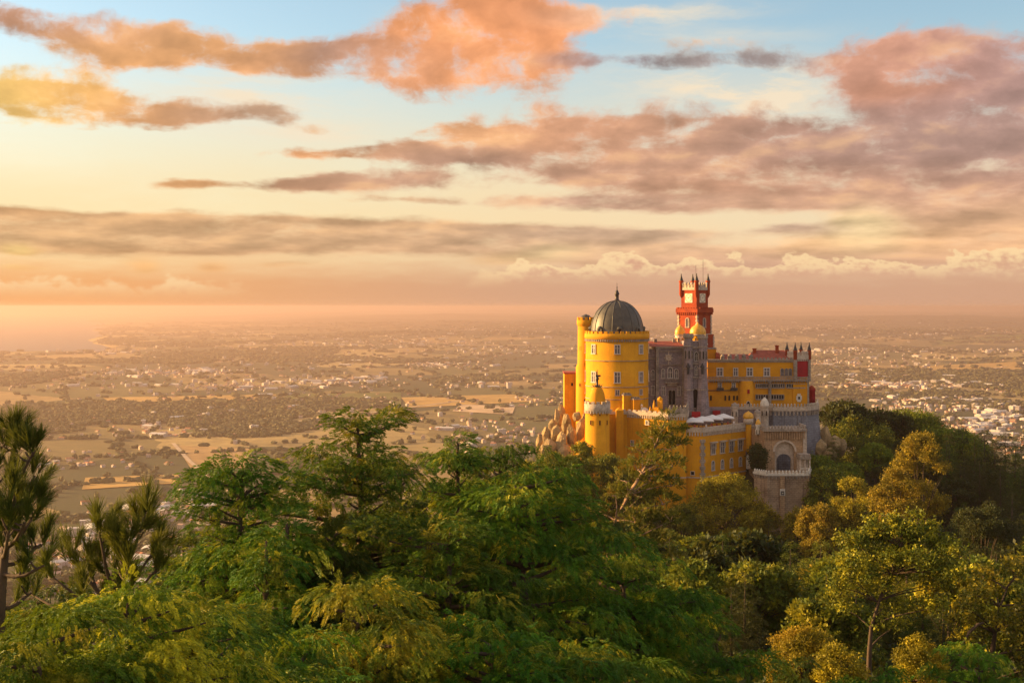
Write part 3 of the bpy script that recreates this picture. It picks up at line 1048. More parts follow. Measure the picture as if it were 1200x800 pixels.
# ---------------------------------------------------------------- great round tower
Y = 332.0
c0 = (xp(723, Y), Y)
rt = thing('round_tower', (c0[0], c0[1], -50), 'great round yellow tower under a dark ribbed dome', 'tower')
r = 8.12
mb = MB()
mb.lathe((c0[0], c0[1], 0), [(r, -52), (r, zp(397, Y))], 72)
mb.build('wall', yellow, rt)
mb = MB()
for py in (421.5, 451.5, 465.5):
    mb.lathe((c0[0], c0[1], zp(py, Y)), [(r - 0.1, -0.09), (r + 0.15, -0.08), (r + 0.15, 0.06), (r - 0.1, 0.1)], 72, cap=False)
mb.build('string_course', stone, rt)
mb = MB()
za = zp(397, Y)
mb.lathe((c0[0], c0[1], za), [(r, 0), (r + 0.3, 0.25), (r + 0.3, 1.45), (r - 0.25, 1.47)], 72, cap=True)
merlons(mb, ring(c0, r + 0.05, 36), za + 1.45, 0.9, 0.55, 0.62, 0.45, closed=True)
mb.build('parapet', yellow, rt)
mb = MB()
for i in range(84):
    a = 2 * math.pi * i / 84
    mb.box((c0[0] + (r + 0.14) * math.cos(a), c0[1] + (r + 0.14) * math.sin(a), za - 0.55), (0.34, 0.27, 0.58), a + math.pi / 2)
mb.build('corbel_table', stone, rt)
rd, hd = 6.85, 8.5
zd = za + 1.35
prof = [(rd + 0.1, 0.0), (rd + 0.1, 0.5)]
for i in range(17):
    t = math.pi / 2 * i / 16
    prof.append((max(0.25, rd * math.cos(t) ** 0.94), 0.5 + (hd - 0.5) * math.sin(t)))
mb = MB()
mb.lathe((c0[0], c0[1], zd), prof, 64)
for k in range(16):
    a = 2 * math.pi * (k + 0.35) / 16
    pts = [(c0[0] + (q[0] + 0.02) * math.cos(a), c0[1] + (q[0] + 0.02) * math.sin(a), zd + q[1]) for q in prof[1:-1]]
    mb.tube(pts, 0.13, 6, 1)
dm = mb.build('dome', [dome_m, dome_rib], rt)
for k in range(8):
    a = math.radians(-90 - 38 + 45 * k - 6)
    x, y = c0[0] + (rd + 0.12) * math.cos(a), c0[1] + (rd + 0.12) * math.sin(a)
    d = window(dm, x, y, zd + 0.75, a, 0.9, 0.7, True, mull=False, frame=dome_rib, deep=0.5, name='dormer') if False else None
    mb = MB()
    mb.box((c0[0] + (rd - 0.2) * math.cos(a), c0[1] + (rd - 0.2) * math.sin(a), zd + 0.3), (1.5, 1.1, 1.1), a + math.pi / 2)
    mb.lathe((c0[0] + (rd - 0.15) * math.cos(a), c0[1] + (rd - 0.15) * math.sin(a), zd + 1.38), [(0.78, 0), (0.62, 0.42), (0.1, 0.66)], 12)
    mb.box((c0[0] + (rd + 0.38) * math.cos(a), c0[1] + (rd + 0.38) * math.sin(a), zd + 0.65), (0.7, 0.06, 0.8), a + math.pi / 2, 1)
    mb.build('dormer', [dome_m, dark_m], dm)
mb = MB()
zt = zd + hd
mb.lathe((c0[0], c0[1], zt - 0.15), [(0.95, 0), (0.9, 0.25), (0.5, 0.45), (0.46, 1.7), (0.62, 1.85), (0.62, 2.0), (0.5, 2.3), (0.34, 2.75), (0.14, 3.0), (0.1, 3.5), (0.2, 3.65), (0.06, 3.85), (0.035, 4.9)], 14)
mb.build('finial', iron, rt)
for k in range(8):
    a = math.radians(-90 + (-4) + 47.5 * (k - 1)) if k < 3 else math.radians(-90 + 43.5 + 45 * (k - 2))
    x, y = c0[0] + r * math.cos(a), c0[1] + r * math.sin(a)
    window(rt, x, y, zp(413, Y), a, 1.15, 2.1)
    window(rt, x, y, zp(446, Y), a, 1.25, 2.5)
    window(rt, x, y, zp(460.5, Y), a, 0.9, 1.3, frame=trim)

# ---------------------------------------------------------------- slim stair tower at its left
Y = 337.0
c1 = (xp(686.5, Y), Y)
st = thing('stair_tower', (c1[0], c1[1], -50), 'slim round yellow turret clasping the left side of the domed tower', 'tower')
mb = MB()
mb.lathe((c1[0], c1[1], 0), [(2.65, -54), (2.6, zp(430, Y)), (2.2, zp(426, Y)), (2.1, zp(380, Y))], 32)
mb.build('wall', yellow, st)
mb = MB()
za = zp(380, Y)
mb.lathe((c1[0], c1[1], za), [(2.1, -0.5), (2.38, 0.0), (2.38, 1.15), (1.9, 1.17)], 32)
merlons(mb, ring(c1, 2.2, 10), za + 1.15, 0.75, 0.6, 0.75, 0.36, closed=True)
mb.build('battlement', yellow, st)
mb = MB()
mb.lathe((c1[0], c1[1], za + 1.1), [(1.7, 0), (1.6, 0.55), (1.0, 1.25), (0.1, 1.6)], 20)
mb.build('roof_cap', dome_m, st)
for (py, a) in ((392, -100), (409, -135), (428, -95), (452, -130), (470, -100)):
    a = math.radians(a)
    rr = 2.12 if py < 425 else 2.6
    window(st, c1[0] + rr * math.cos(a), c1[1] + rr * math.sin(a), zp(py, Y), a, 0.34, 0.75, mull=False, frame=yellow, glass=dark_m, deep=0.06)

# ---------------------------------------------------------------- square annexe further left
Y = 338.0
an = thing('square_annexe', (xp(676, Y), Y + 4, -50), 'plain square orange yellow block left of the stair turret', 'building')
mb = MB()
x0, x1 = xp(661.5, Y), xp(690, Y)
mb.box(((x0 + x1) / 2, Y + 4, -58), (x1 - x0, 8, 58 + zp(438, Y)))
mb.build('wall', yellow_d, an)
mb = MB()
mb.box(((x0 + x1) / 2, Y + 4, zp(438, Y)), (x1 - x0 + 0.3, 8.3, 0.4))
mb.build('coping', roof_r, an)
window(an, (x0 + x1) / 2 - 1.2, Y, zp(452, Y), -math.pi / 2, 0.5, 0.8, mull=False, glass=dark_m, frame=yellow_d, deep=0.08)

# ---------------------------------------------------------------- front watch turret
Y = 312.0
c2 = (xp(700, Y), Y)
wt_ = thing('watch_turret', (c2[0], c2[1], -55), 'small round yellow turret with conical top and dark weathervane', 'turret')
mb = MB()
mb.lathe((c2[0], c2[1], 0), [(3.05, -62), (2.95, zp(480, Y))], 40)
mb.build('wall', yellow, wt_)
mb = MB()
za = zp(480, Y)
mb.lathe((c2[0], c2[1], za), [(2.95, -0.5), (3.15, -0.1), (3.2, 1.5), (2.7, 1.52)], 40)
merlons(mb, ring(c2, 2.98, 14), za + 1.5, 0.8, 0.55, 0.62, 0.36, closed=True)
for i in range(26):
    a = 2 * math.pi * i / 26
    mb.box((c2[0] + 3.1 * math.cos(a), c2[1] + 3.1 * math.sin(a), za - 0.75), (0.36, 0.3, 0.7), a + math.pi / 2)
mb.build('battlement', trim, wt_)
mb = MB()
mb.lathe((c2[0], c2[1], za + 1.4), [(2.05, 0), (1.95, 1.2), (1.72, 2.5), (1.4, 3.4), (1.0, 4.0), (0.3, 4.3)], 32)
mb.build('roof', yellow_d, wt_)
mb = MB()
zf = za + 5.5
mb.lathe((c2[0], c2[1], zf), [(0.55, 0), (0.75, 0.3), (0.3, 0.5), (0.22, 1.7), (0.5, 2.0), (0.3, 2.4), (0.12, 2.6), (0.06, 4.3)], 12)
for i in range(6):
    a = math.pi * i / 3
    mb.tube([(c2[0] + 0.3 * math.cos(a), c2[1] + 0.3 * math.sin(a), zf), (c2[0] + 1.0 * math.cos(a), c2[1] + 1.0 * math.sin(a), zf + 0.25), (c2[0] + 1.25 * math.cos(a), c2[1] + 1.25 * math.sin(a), zf + 0.75)], [0.12, 0.14, 0.05], 6)
mb.box((c2[0] + 0.2, c2[1], zf + 2.5), (1.3, 0.06, 0.5), 0.3)
mb.build('weathervane', iron, wt_)
for a in (-126, -82, -42, 10, 60, 120, 170):
    a = math.radians(a)
    window(wt_, c2[0] + 3.0 * math.cos(a), c2[1] + 3.0 * math.sin(a), zp(496.5, Y), a, 0.34, 1.05, mull=False, frame=yellow_d, glass=dark_m, deep=0.06)
    window(wt_, c2[0] + 2.97 * math.cos(a), c2[1] + 2.97 * math.sin(a), zp(485.5, Y), a, 0.3, 0.3, mull=False, frame=yellow_d, glass=dark_m, deep=0.06)

# ---------------------------------------------------------------- big yellow bastion
bs = thing('yellow_bastion', (xp(760, 320), 325, -60), 'tall plain yellow bastion wall below the domed tower', 'building')
fp = [(xp(704, 322), 322), (xp(735, 321.5), 321.5), (xp(783, 313.5), 313.5), (xp(804, 313.2), 313.2), (xp(806, 324), 324), (xp(806, 338), 338), (xp(702, 338), 338)]
ztop = zp(486.5, 317)
mb = MB()
mb.prism(fp, -68, ztop)
mb.prism([(xp(697, 312), 312.4), (xp(708, 312), 312.4), (xp(707, 323), 323), (xp(697, 323), 323)], -68, ztop - 0.01)
mb.build('wall', yellow, bs)
mb = MB()
strip(mb, fp[0:2], ztop - 0.1, ztop + 0.55, 0.5, 0.22)
strip(mb, fp[1:5], ztop - 0.1, ztop + 0.75, 0.6, 0.3)
merlons(mb, [(p[0], p[1] + 0.15) for p in fp[0:3]], ztop + 0.55, 0.8, 0.7, 0.55, 0.4)
mb.build('parapet', trim, bs)
mb = MB()
for a, b in zip(fp[1:4], fp[2:5]):
    L = math.hypot(b[0] - a[0], b[1] - a[1])
    for i in range(int(L / 0.62)):
        x, y, an_ = on_wall(a, b, (i + 0.5) / int(L / 0.62), 0.13)
        mb.box((x, y, ztop - 0.85), (0.3, 0.28, 0.74), an_ + math.pi / 2)
mb.build('corbel_table', trim, bs)
mb = MB()
a, b = fp[2], fp[3]
mb.prism([(fp[2][0], fp[2][1] - 0.28), (fp[3][0] + 0.3, fp[3][1] - 0.28), (fp[4][0] + 0.3, fp[4][1]), (fp[4][0] - 0.3, fp[4][1]), (fp[3][0] - 0.3, fp[3][1] + 0.4), (fp[2][0], fp[2][1] + 0.4)], ztop + 0.75, zp(478.5, 314))
merlons(mb, [(fp[2][0], fp[2][1]), (fp[3][0], fp[3][1]), (fp[4][0], fp[4][1])], zp(478.5, 314), 0.55, 0.4, 0.9, 0.4, 'point')
mb.build('battlement', stone, bs)
bx = xp(726.5, 320)
mb = MB()
mb.prism([(bx - 0.95, 320.1), (bx + 0.95, 320.1), (bx + 0.95, 322.6), (bx - 0.95, 322.6)], -68, zp(481, 320))
mb.add([(bx - 0.95, 320.1, zp(481, 320)), (bx + 0.95, 320.1, zp(481, 320)), (bx + 0.95, 322.6, zp(481, 320)), (bx - 0.95, 322.6, zp(481, 320)), (bx, 321.6, zp(477.5, 320))], [(0, 1, 4), (1, 2, 4), (2, 3, 4), (3, 0, 4)])
mb.build('buttress', yellow, bs)
for (px, py0, w, yy) in ((719, 465, 7, 326), (733, 463, 9.5, 324), (744.5, 468, 8.5, 323)):
    s = yy / F
    mb = MB()
    mb.box((xp(px, yy), yy, ztop - 0.2), (w * s, w * s * 1.1, zp(py0, yy) - ztop + 0.2), 0.35)
    ch = mb.build('chimney', yellow, bs)
    mb = MB()
    mb.box((xp(px, yy), yy, zp(py0, yy)), (w * s + 0.3, w * s * 1.1 + 0.3, 0.3), 0.35)
    for q in (-0.5, 0, 0.5):
        mb.box((xp(px, yy) + q * w * s * 0.7, yy, zp(py0, yy) + 0.3), (0.28, w * s, 0.35), 0.35)
    mb.build('cap', stone, ch)
yy = 318.0   # stepped bell gable and small pinnacles on the parapet
mb = MB()
for (h0, h1, w) in ((486, 482, 17), (482, 479.5, 12), (479.5, 477, 8)):
    mb.box((xp(769, yy), yy, zp(h0, yy)), (w * yy / F, 1.4, zp(h1, yy) - zp(h0, yy)), -0.5)
mb.box((xp(773.5, yy), yy, zp(479, yy)), (1.1, 0.9, zp(468, yy) - zp(479, yy)), -0.5)
mb.lathe((xp(773.5, yy), yy, zp(468, yy)), [(0.7, 0), (0.6, 0.3), (0.1, 0.75)], 10)
mb.lathe((xp(766.5, yy), yy, zp(479, yy)), [(0.35, 0), (0.3, 1.0), (0.05, 2.2)], 8)
mb.lathe((xp(762, yy), yy, zp(483, yy)), [(0.3, 0), (0.25, 0.7), (0.05, 1.5)], 8)
mb.build('bell_gable', yellow, bs)
mb = MB()
mb.lathe((xp(755, 322), 322, ztop), [(1.15, 0.3), (1.1, 0.9), (0.8, 1.35), (0.1, 1.6)], 16)
mb.lathe((xp(752, 322), 322, ztop), [(0.22, 0.3), (0.22, 1.9), (0.35, 2.0), (0.1, 2.4)], 8)
mb.build('rooftop_cupola', white_s, bs)
x, y, a = on_wall(fp[1], fp[2], 0.13)
window(bs, x, y, zp(522, 320), a, 0.75, 1.2)
x, y, a = on_wall(fp[1], fp[2], 0.5)
window(bs, x, y, zp(497, 318), a, 0.8, 0.9, frame=white_s)
x, y, a = on_wall(fp[1], fp[2], 0.52)
window(bs, x, y, zp(541, 318), a, 0.6, 0.8)
mb = MB()
strip(mb, fp[1:4], zp(559.5, 314), zp(558.2, 314), 0.3, 0.14)
mb.build('string_course', trim, bs)

# ---------------------------------------------------------------- terrace building
tb = thing('terrace_building', (xp(840, 318), 320, -60), 'yellow building with hooded windows below the parasol terrace', 'building')
tf_ = [(xp(803.6, 314.4), 314.4), (xp(823, 313), 313), (xp(874, 326.5), 326.5), (xp(874, 338), 338), (xp(806.5, 338), 338)]
zt = -32.3 + 7 * 320 / F + 0.25
mb = MB()
mb.prism(tf_, -66, zt)
mb.build('wall', yellow, tb)
mb = MB()
strip(mb, tf_[0:3], zt - 0.25, zt + 0.78, 0.5, 0.28)
strip(mb, tf_[0:3], zt + 0.78, zt + 0.95, 0.7, 0.38)
mb.build('parapet', trim, tb)
mb = MB()
for a, b in zip(tf_[0:2], tf_[1:3]):
    L = math.hypot(b[0] - a[0], b[1] - a[1])
    k = int(L / 0.66)
    for i in range(k):
        x, y, an_ = on_wall(a, b, (i + 0.5) / k, 0.13)
        mb.box((x, y, zt - 1.15), (0.3, 0.28, 0.88), an_ + math.pi / 2)
mb.build('corbel_table', trim, tb)
mb = MB()
for i in range(36):
    w = 0.75 if i % 2 else 0.5
    z = -62 + i * 0.82
    if z < zt - 1.2:
        mb.box((tf_[1][0], tf_[1][1] + 0.25, z), (w * 1.5, w * 1.5, 0.8), 0.45)
mb.build('quoin', stone, tb)
a, b = tf_[1], tf_[2]
for t in (0.235, 0.445, 0.655, 0.865):
    x, y, n_ = on_wall(a, b, t)
    window(tb, x, y, zp(534.2, 313) + 0.15, n_, 1.5, 2.5, hood=True, frame=trim)
    window(tb, x, y, zp(553.2, 313) + 0.15, n_, 1.0, 1.7, arch=True, frame=frame_w, mull=True)
x, y, n_ = on_wall(tf_[0], tf_[1], 0.42)
window(tb, x, y, zp(556, 314), n_, 0.8, 0.8, mull=False, glass=dark_m, frame=trim)
mb = MB()
strip(mb, tf_[0:3], zp(560, 313.5), zp(558.6, 313.5), 0.3, 0.14)
mb.build('string_course', trim, tb)
c3 = (xp(877, 326.3), 326.3)
mb = MB()
mb.lathe((c3[0], c3[1], 0), [(0.3, zp(531, 326)), (0.85, zp(526, 326)), (0.85, zp(496, 326))], 20)
tu = mb.build('corner_turret', yellow, tb)
mb = MB()
mb.lathe((c3[0], c3[1], zp(497, 326)), [(0.9, 0), (1.25, 0.5), (1.25, 1.4), (0.9, 1.5)], 20)
mb.build('collar', trim, tu)
mb = MB()
mb.lathe((c3[0], c3[1], zp(490.5, 326)), [(1.15, 0), (1.36, 0.35), (1.3, 0.9), (0.95, 1.4), (0.4, 1.7), (0.06, 1.95)], 24)
mb.build('dome', gold, tu)

# ---------------------------------------------------------------- parasols and people on that terrace
def parasol(x, y, label, s=1.0):
    t = thing('parasol', (x, y, zt), label, 'parasol', 'white parasols on the terrace')
    mb = MB()
    mb.tube([(x, y, zt), (x, y, zt + 3.1)], 0.05, 8)
    mb.build('pole', iron, t)
    mb = MB()
    k = 2.35 * s
    ed = [(-k, -k), (0, -k), (k, -k), (k, 0), (k, k), (0, k), (-k, k), (-k, 0)]
    vs = [(x + u * 1.0, y + v, zt + 2.2 + (0.1 if u * v == 0 else 0)) for (u, v) in ed] + [(x, y, zt + 3.15)]
    lo = [(p[0], p[1], p[2] - 0.28) for p in vs[:8]]
    mb.add(vs + lo, [(i, (i + 1) % 8, 8) for i in range(8)] + [(9 + i, 9 + (i + 1) % 8, (i + 1) % 8, i) for i in range(8)])
    mb.build('canopy', canvas, t)


parasol(xp(812, 317.5), 317.5, 'white square parasol at the left end of the palace terrace')
parasol(xp(823.5, 320.5), 320.5, 'white square parasol second from the left on the palace terrace', 1.05)
parasol(xp(835, 325), 325, 'white square parasol in the middle of the palace terrace')
parasol(xp(848, 328.5), 328.5, 'white square parasol at the right end of the palace terrace')


def person_mat(name, shirt, legs):
    m, n, out = new_mat(name)
    q = n.sep(n.node('ShaderNodeTexCoord').outputs['Object'])
    c = n.mix(n.math('GREATER_THAN', q[2], 0.92), legs, shirt)
    c = n.mix(n.math('GREATER_THAN', q[2], 1.46), c, (0.45, 0.27, 0.19, 1))
    hair = n.math('GREATER_THAN', n.math('ADD', q[2], n.math('MULTIPLY', q[1], 0.8)), 1.66)
    c = n.mix(hair, c, (0.04, 0.025, 0.015, 1))
    principled(n, out, c, 0.8, 0.2)
    return m


def person(x, y, z, rz, mat, label, pose=0.0):
    J = [(0, 0, .93, .13), (0, 0, 1.12, .125), (0, .01, 1.32, .15), (0, .0, 1.46, .055), (0, -.015, 1.57, .085), (0, -.02, 1.66, .085),
         (-.17, .01, 1.40, .055), (-.22, .03, 1.16, .045), (-.20, -.10 - pose, .98 + pose, .035), (-.20, -.16 - pose, .93 + pose, .04),
         (.17, .01, 1.40, .055), (.22, .03, 1.16, .045), (.21, -.04, .92, .035), (.21, -.06, .85, .04),
         (-.09, 0, .86, .09), (-.10, -.02, .48, .06), (-.10, .02, .08, .045), (-.10, -.12, .04, .04),
         (.09, 0, .86, .09), (.11, .0, .48, .06), (.12, .05, .08, .045), (.12, -.09, .04, .04)]
    E = [(0, 1), (1, 2), (2, 3), (3, 4), (4, 5), (2, 6), (6, 7), (7, 8), (8, 9), (2, 10), (10, 11), (11, 12), (12, 13), (0, 14), (14, 15), (15, 16), (16, 17), (0, 18), (18, 19), (19, 20), (20, 21)]
    me = bpy.data.meshes.new('person')
    me.from_pydata([j[:3] for j in J], E, [])
    me.materials.append(mat)
    o = link('person', me, None, (x, y, z))
    o.rotation_euler = (0, 0, rz)
    o.modifiers.new('skin', 'SKIN')
    for i, j in enumerate(J):
        me.skin_vertices[0].data[i].radius = (j[3], j[3])
    me.skin_vertices[0].data[0].use_root = True
    o.modifiers.new('smooth', 'SUBSURF').levels = 1
    tag(o, label, 'person', 'visitors on the palace terrace')


pm_ = [person_mat('red_top_dark_trousers', (0.36, 0.04, 0.03, 1), (0.04, 0.04, 0.06, 1)),
       person_mat('white_top_blue_trousers', (0.7, 0.62, 0.55, 1), (0.06, 0.08, 0.16, 1)),
       person_mat('dark_coat', (0.05, 0.045, 0.05, 1), (0.05, 0.04, 0.04, 1))]
for (px, off, k, rz, lb) in ((814, 1.0, 0, 0.2, 'person in a red top left of the parasol poles'), (819, 1.3, 2, 1.0, 'person in a dark coat by the terrace corner'),
                             (827.5, 1.0, 1, -0.6, 'person in a white top at the terrace parapet'), (834, 1.4, 0, 0.5, 'person in a red top in the middle of the terrace'),
                             (840, 1.0, 0, 2.0, 'person in a red top turned away on the terrace'), (846, 1.2, 2, -0.3, 'person in a dark coat near the right parasol'),
                             (853, 1.0, 0, 0.8, 'person in a red top below the right parasol'), (860, 1.1, 1, 0.1, 'person in a white top past the last parasol')):
    yy = 313 + max(0, (px - 823)) / 51 * 13.5 + off + 0.6
    person(xp(px, yy), yy, zt, rz, pm_[k], lb)

# ---------------------------------------------------------------- grey violet convent block
Y = 335.0
cv = thing('convent_block', (xp(781, Y), Y + 6, -45), 'grey violet stone building with red roof beside the domed tower', 'building')
xa, xb, xm = xp(756, Y), xp(803, Y), xp(769, Y)
mb = MB()
mb.box(((xm + xb) / 2, Y + 6, -50), (xb - xm, 12, 50 + zp(408, Y)))
mb.box(((xa + xm) / 2 - 0.002, Y + 6.8, -50), (xm - xa, 12, 50 + zp(409, Y)))
mb.build('wall', mauve, cv)
mb = MB()
mb.box(((xm + xb) / 2, Y + 5.9, zp(408, Y)), (xb - xm + 0.5, 12.6, 0.45))
pm2 = MB()
pm2.box(((xm + xb) / 2, Y - 0.12, zp(412, Y)), (xb - xm - 1.6, 0.3, 0.25))
pm2.build('ledge', stone, cv)
pm2 = MB()
pm2.box(((xa + xm) / 2, Y + 0.75, zp(421, Y)), (xm - xa, 0.4, 0.4))
pm2.build('ledge', stone, cv)
for px in (770.3, 801.0):
    pm2 = MB()
    pm2.box((xp(px, Y), Y - 0.1, -45), (0.75, 0.5, 45 + zp(408.2, Y)))
    pm2.build('pilaster', stone, cv)
pm2 = MB()
pm2.box((xp(787, Y), Y - 0.14, zp(428, Y)), (5.6, 0.3, 0.22))
pm2.build('ledge', stone, cv)
mb.build('cornice', stone, cv)
mb = MB()
zr = zp(408, Y) + 0.456
x0, x1 = xa - 0.2, xb + 0.3
mb.add([(x0, Y - 0.3, zr), (x1, Y - 0.3, zr), (x1, Y + 12.3, zr), (x0, Y + 12.3, zr), (x0 + 2.0, Y + 6, zr + 1.25), (x1 - 2.0, Y + 6, zr + 1.25)],
       [(0, 1, 5, 4), (2, 3, 4, 5), (1, 2, 5), (3, 0, 4), (3, 2, 1, 0)])
rf = mb.build('roof', roof_r, cv)
for px in (768, 790):
    mb = MB()
    mb.box((xp(px, Y + 5), Y + 5, zr + 0.6), (0.8, 0.8, 1.3))
    mb.build('chimney', stone, rf)
for (px, p0, p1, w, ar, dy) in ((765.5, 444.5, 434, 0.8, True, 0.8), (765.5, 463, 452.5, 0.75, False, 0.8), (777, 443, 432.5, 0.75, True, 0), (785.3, 442.5, 430.5, 1.05, True, 0), (792.6, 443, 432.5, 0.75, True, 0),
                                (777.5, 463, 453, 0.7, False, 0), (795.5, 463, 453, 0.7, False, 0)):
    window(cv, xp(px, Y), Y + dy, zp(p0, Y), -math.pi / 2, w, (p0 - p1) * Y / F - (w / 2 if ar else 0), ar)
mb = MB()
mb.box((xp(787.3, Y), Y - 0.55, zp(448.8, Y)), (3.6, 1.1, 0.25))
for i in range(9):
    mb.box((xp(787.3, Y) - 1.7 + i * 0.425, Y - 1.0, zp(448.8, Y) + 0.25), (0.12, 0.12, 0.75))
mb.box((xp(787.3, Y), Y - 1.0, zp(448.8, Y) + 1.0), (3.6, 0.2, 0.15))
mb.box((xp(787.3, Y), Y - 0.35, zp(452, Y)), (2.6, 0.7, 0.7))
mb.build('balcony', stone, cv)
window(cv, xp(785.2, Y), Y, zp(474, Y), -math.pi / 2, 0.75, 3.4, True, mull=False, glass=dark_m, frame=stone, name='door')
window(cv, xp(789.4, Y), Y, zp(474, Y), -math.pi / 2, 0.75, 3.4, True, mull=False, glass=dark_m, frame=stone, name='door')
mb = MB()
mb.lathe((0, 0, 0), [(0.95, 0), (0.95, 0.14), (0.7, 0.2), (0.62, 0.12), (0.1, 0.22)], 20)
for i in range(8):
    a = math.pi * i / 4
    mb.box((1.15 * math.cos(a), 1.15 * math.sin(a), 0), (0.3, 0.3, 0.16), a)
mb.box((0, 1.6, 0), (0.35, 0.9, 0.14))
mb.box((0, -1.6, 0), (0.35, 0.9, 0.14))
mb.v = [(xp(783.5, Y) + v[0] * 0.9, Y - v[2] - 0.02, zp(419, Y) + v[1] * 0.9) for v in mb.v]
mb.build('medallion', trim, cv)

# ---------------------------------------------------------------- twin turreted stone gate tower
Y = 330.5
gt = thing('gothic_gate_tower', (xp(815, Y), Y + 4, -45), 'grey stone gate tower of twin octagonal turrets left of the yellow wing', 'tower')
mb = MB()
mb.box((xp(815.5, Y), Y + 5.2, -50), (xp(827, Y) - xp(804, Y), 8.5, 50 + zp(400, Y)))
mb.build('wall', mauve, gt)
for (px, topy, fl) in ((807.2, 391.0, 0.35), (824.0, 391.8, 1.0)):
    cx, cyy = xp(px, Y), Y + 0.7
    zt_ = zp(topy, Y)
    mb = MB()
    mb.lathe((cx, cyy, 0), [(1.25 + fl, -50), (1.25 + fl, -32), (1.22 + fl * 0.55, -27), (1.2 + fl * 0.2, -22), (1.16, -17), (1.14, zt_ - 1.0)], 8, smooth=False, a0=math.pi / 8)
    tr = mb.build('turret', mauve, gt)
    mb = MB()
    for z in (-27, -21.5, -16, zt_ - 3.2):
        mb.lathe((cx, cyy, z), [(1.0, -0.15), (1.5 if z < -20 else 1.36, -0.1), (1.5 if z < -20 else 1.36, 0.14), (1.0, 0.2)], 8, smooth=False, a0=math.pi / 8, cap=False)
    mb.lathe((cx, cyy, zt_ - 1.0), [(1.14, -0.3), (1.42, 0.0), (1.42, 0.55), (1.1, 0.56)], 8, smooth=False, a0=math.pi / 8)
    merlons(mb, ring((cx, cyy), 1.28, 8, math.pi / 8), zt_ - 0.45, 0.55, 0.5, 0.5, 0.24, closed=True)
    mb.build('moulding', stone, tr)
    for k in range(8):
        a = k * math.pi / 4
        if math.sin(a) < 0.3:
            window(tr, cx + 1.08 * math.cos(a), cyy + 1.08 * math.sin(a), zt_ - 6.4, a, 0.34, 1.9, True, mull=False, frame=stone, glass=dark_m, deep=0.12)
    mb = MB()
    mb.box((cx - 0.3, cyy - 1.3, zp(438, Y)), (0.5, 0.9, 1.7))
    mb.lathe((cx - 0.3, cyy - 1.3, zp(438, Y) + 1.7), [(0.6, 0), (0.5, 0.3), (0.08, 1.1)], 8)
    mb.build('bracket', iron, tr)
mb = MB()
for py in (408, 427, 443):
    mb = MB()
    mb.box((xp(815.5, Y), Y + 0.66, zp(py, Y)), (2.3, 0.6, 0.35))
    mb.build('ledge', stone, gt)
window(gt, xp(816.6, Y), Y + 0.95, zp(439, Y), -math.pi / 2, 0.62, 1.9, True)
window(gt, xp(816.6, Y), Y + 0.95, zp(423, Y), -math.pi / 2, 0.7, 1.9, True, glass=dark_m)
window(gt, xp(815.2, Y), Y + 0.95, zp(478, Y), -math.pi / 2, 1.3, 4.2, True, mull=False, glass=dark_m, frame=stone, name='gateway')

# ---------------------------------------------------------------- golden domed chapel lanterns
for (px, Y, rp, d0, d1, lb) in ((797.0, 344.0, 5.9, 391.8, 381.0, 'smaller golden dome left of the gate tower top'), (817.8, 339.5, 9.2, 391.8, 379.0, 'larger golden onion dome behind the grey gate turrets')):
    s = Y / F
    cx = xp(px, Y)
    ch = thing('chapel_lantern', (cx, Y, -20), lb, 'dome', 'golden domes over the chapel')
    rr = rp * s
    mb = MB()
    mb.lathe((cx, Y, 0), [(rr * 1.15, -24), (rr * 1.15, zp(404, Y)), (rr * 1.0, zp(403.5, Y)), (rr * 0.97, zp(d0, Y))], 16, smooth=False)
    dr = mb.build('drum', white_s if px < 800 else yellow, ch)
    mb = MB()
    mb.lathe((cx, Y, zp(d0, Y)), [(rr * 0.95, -0.35), (rr * 1.1, -0.25), (rr * 1.1, 0.05), (rr * 0.9, 0.1)], 24)
    mb.lathe((cx, Y, zp(403.8, Y)), [(rr * 1.1, -0.2), (rr * 1.28, -0.1), (rr * 1.28, 0.3), (rr * 1.0, 0.36)], 24)
    mb.build('cornice', trim, ch)
    h = (d0 - d1) * s
    mb = MB()
    mb.lathe((cx, Y, zp(d0, Y)), [(rr * 0.98, 0), (rr * 1.03, h * 0.18), (rr * 0.98, h * 0.4), (rr * 0.8, h * 0.63), (rr * 0.5, h * 0.80), (rr * 0.2, h * 0.92), (rr * 0.06, h * 1.06), (0.02, h * 1.2)], 32)
    mb.build('dome', gold, ch)
    for k in range(8):
        a = k * math.pi / 4 + 0.3925
        window(ch, cx + rr * 0.965 * math.cos(a), Y + rr * 0.965 * math.sin(a), zp(402, Y), a, 0.45, 1.2, True, mull=False, frame=yellow, deep=0.12)

# ---------------------------------------------------------------- red clock tower
Y = 353.0
s = Y / F
cx = xp(814, Y)
ck = thing('clock_tower', (cx, Y, -30), 'slender red clock tower with four pinnacles and a gallery', 'tower')
q = math.pi / 4
up, mid, bas = 15.7 * s * math.sqrt(2), 19.4 * s * math.sqrt(2), 22.6 * s * math.sqrt(2)
mb = MB()
mb.box((cx, Y, -34), (bas, bas, 34 + zp(391.5, Y)), q)
mb.box((cx, Y, zp(391.5, Y)), (mid, mid, zp(366, Y) - zp(391.5, Y)), q)
mb.box((cx, Y, zp(366, Y)), (up, up, zp(338.6, Y) - zp(366, Y)), q)
mb.build('shaft', red, ck)
mb = MB()
g = 22.3 * s * math.sqrt(2)
zg = zp(366, Y)
mb.box((cx, Y, zg), (g, g, 0.4), q)
corner = [(cx + math.cos(a) * g / 2 * 1.41, Y + math.sin(a) * g / 2 * 1.41) for a in (-math.pi, -math.pi / 2, 0, math.pi / 2)]
strip(mb, corner, zg + 0.4, zg + 1.05, 0.3, -0.02, closed=True)
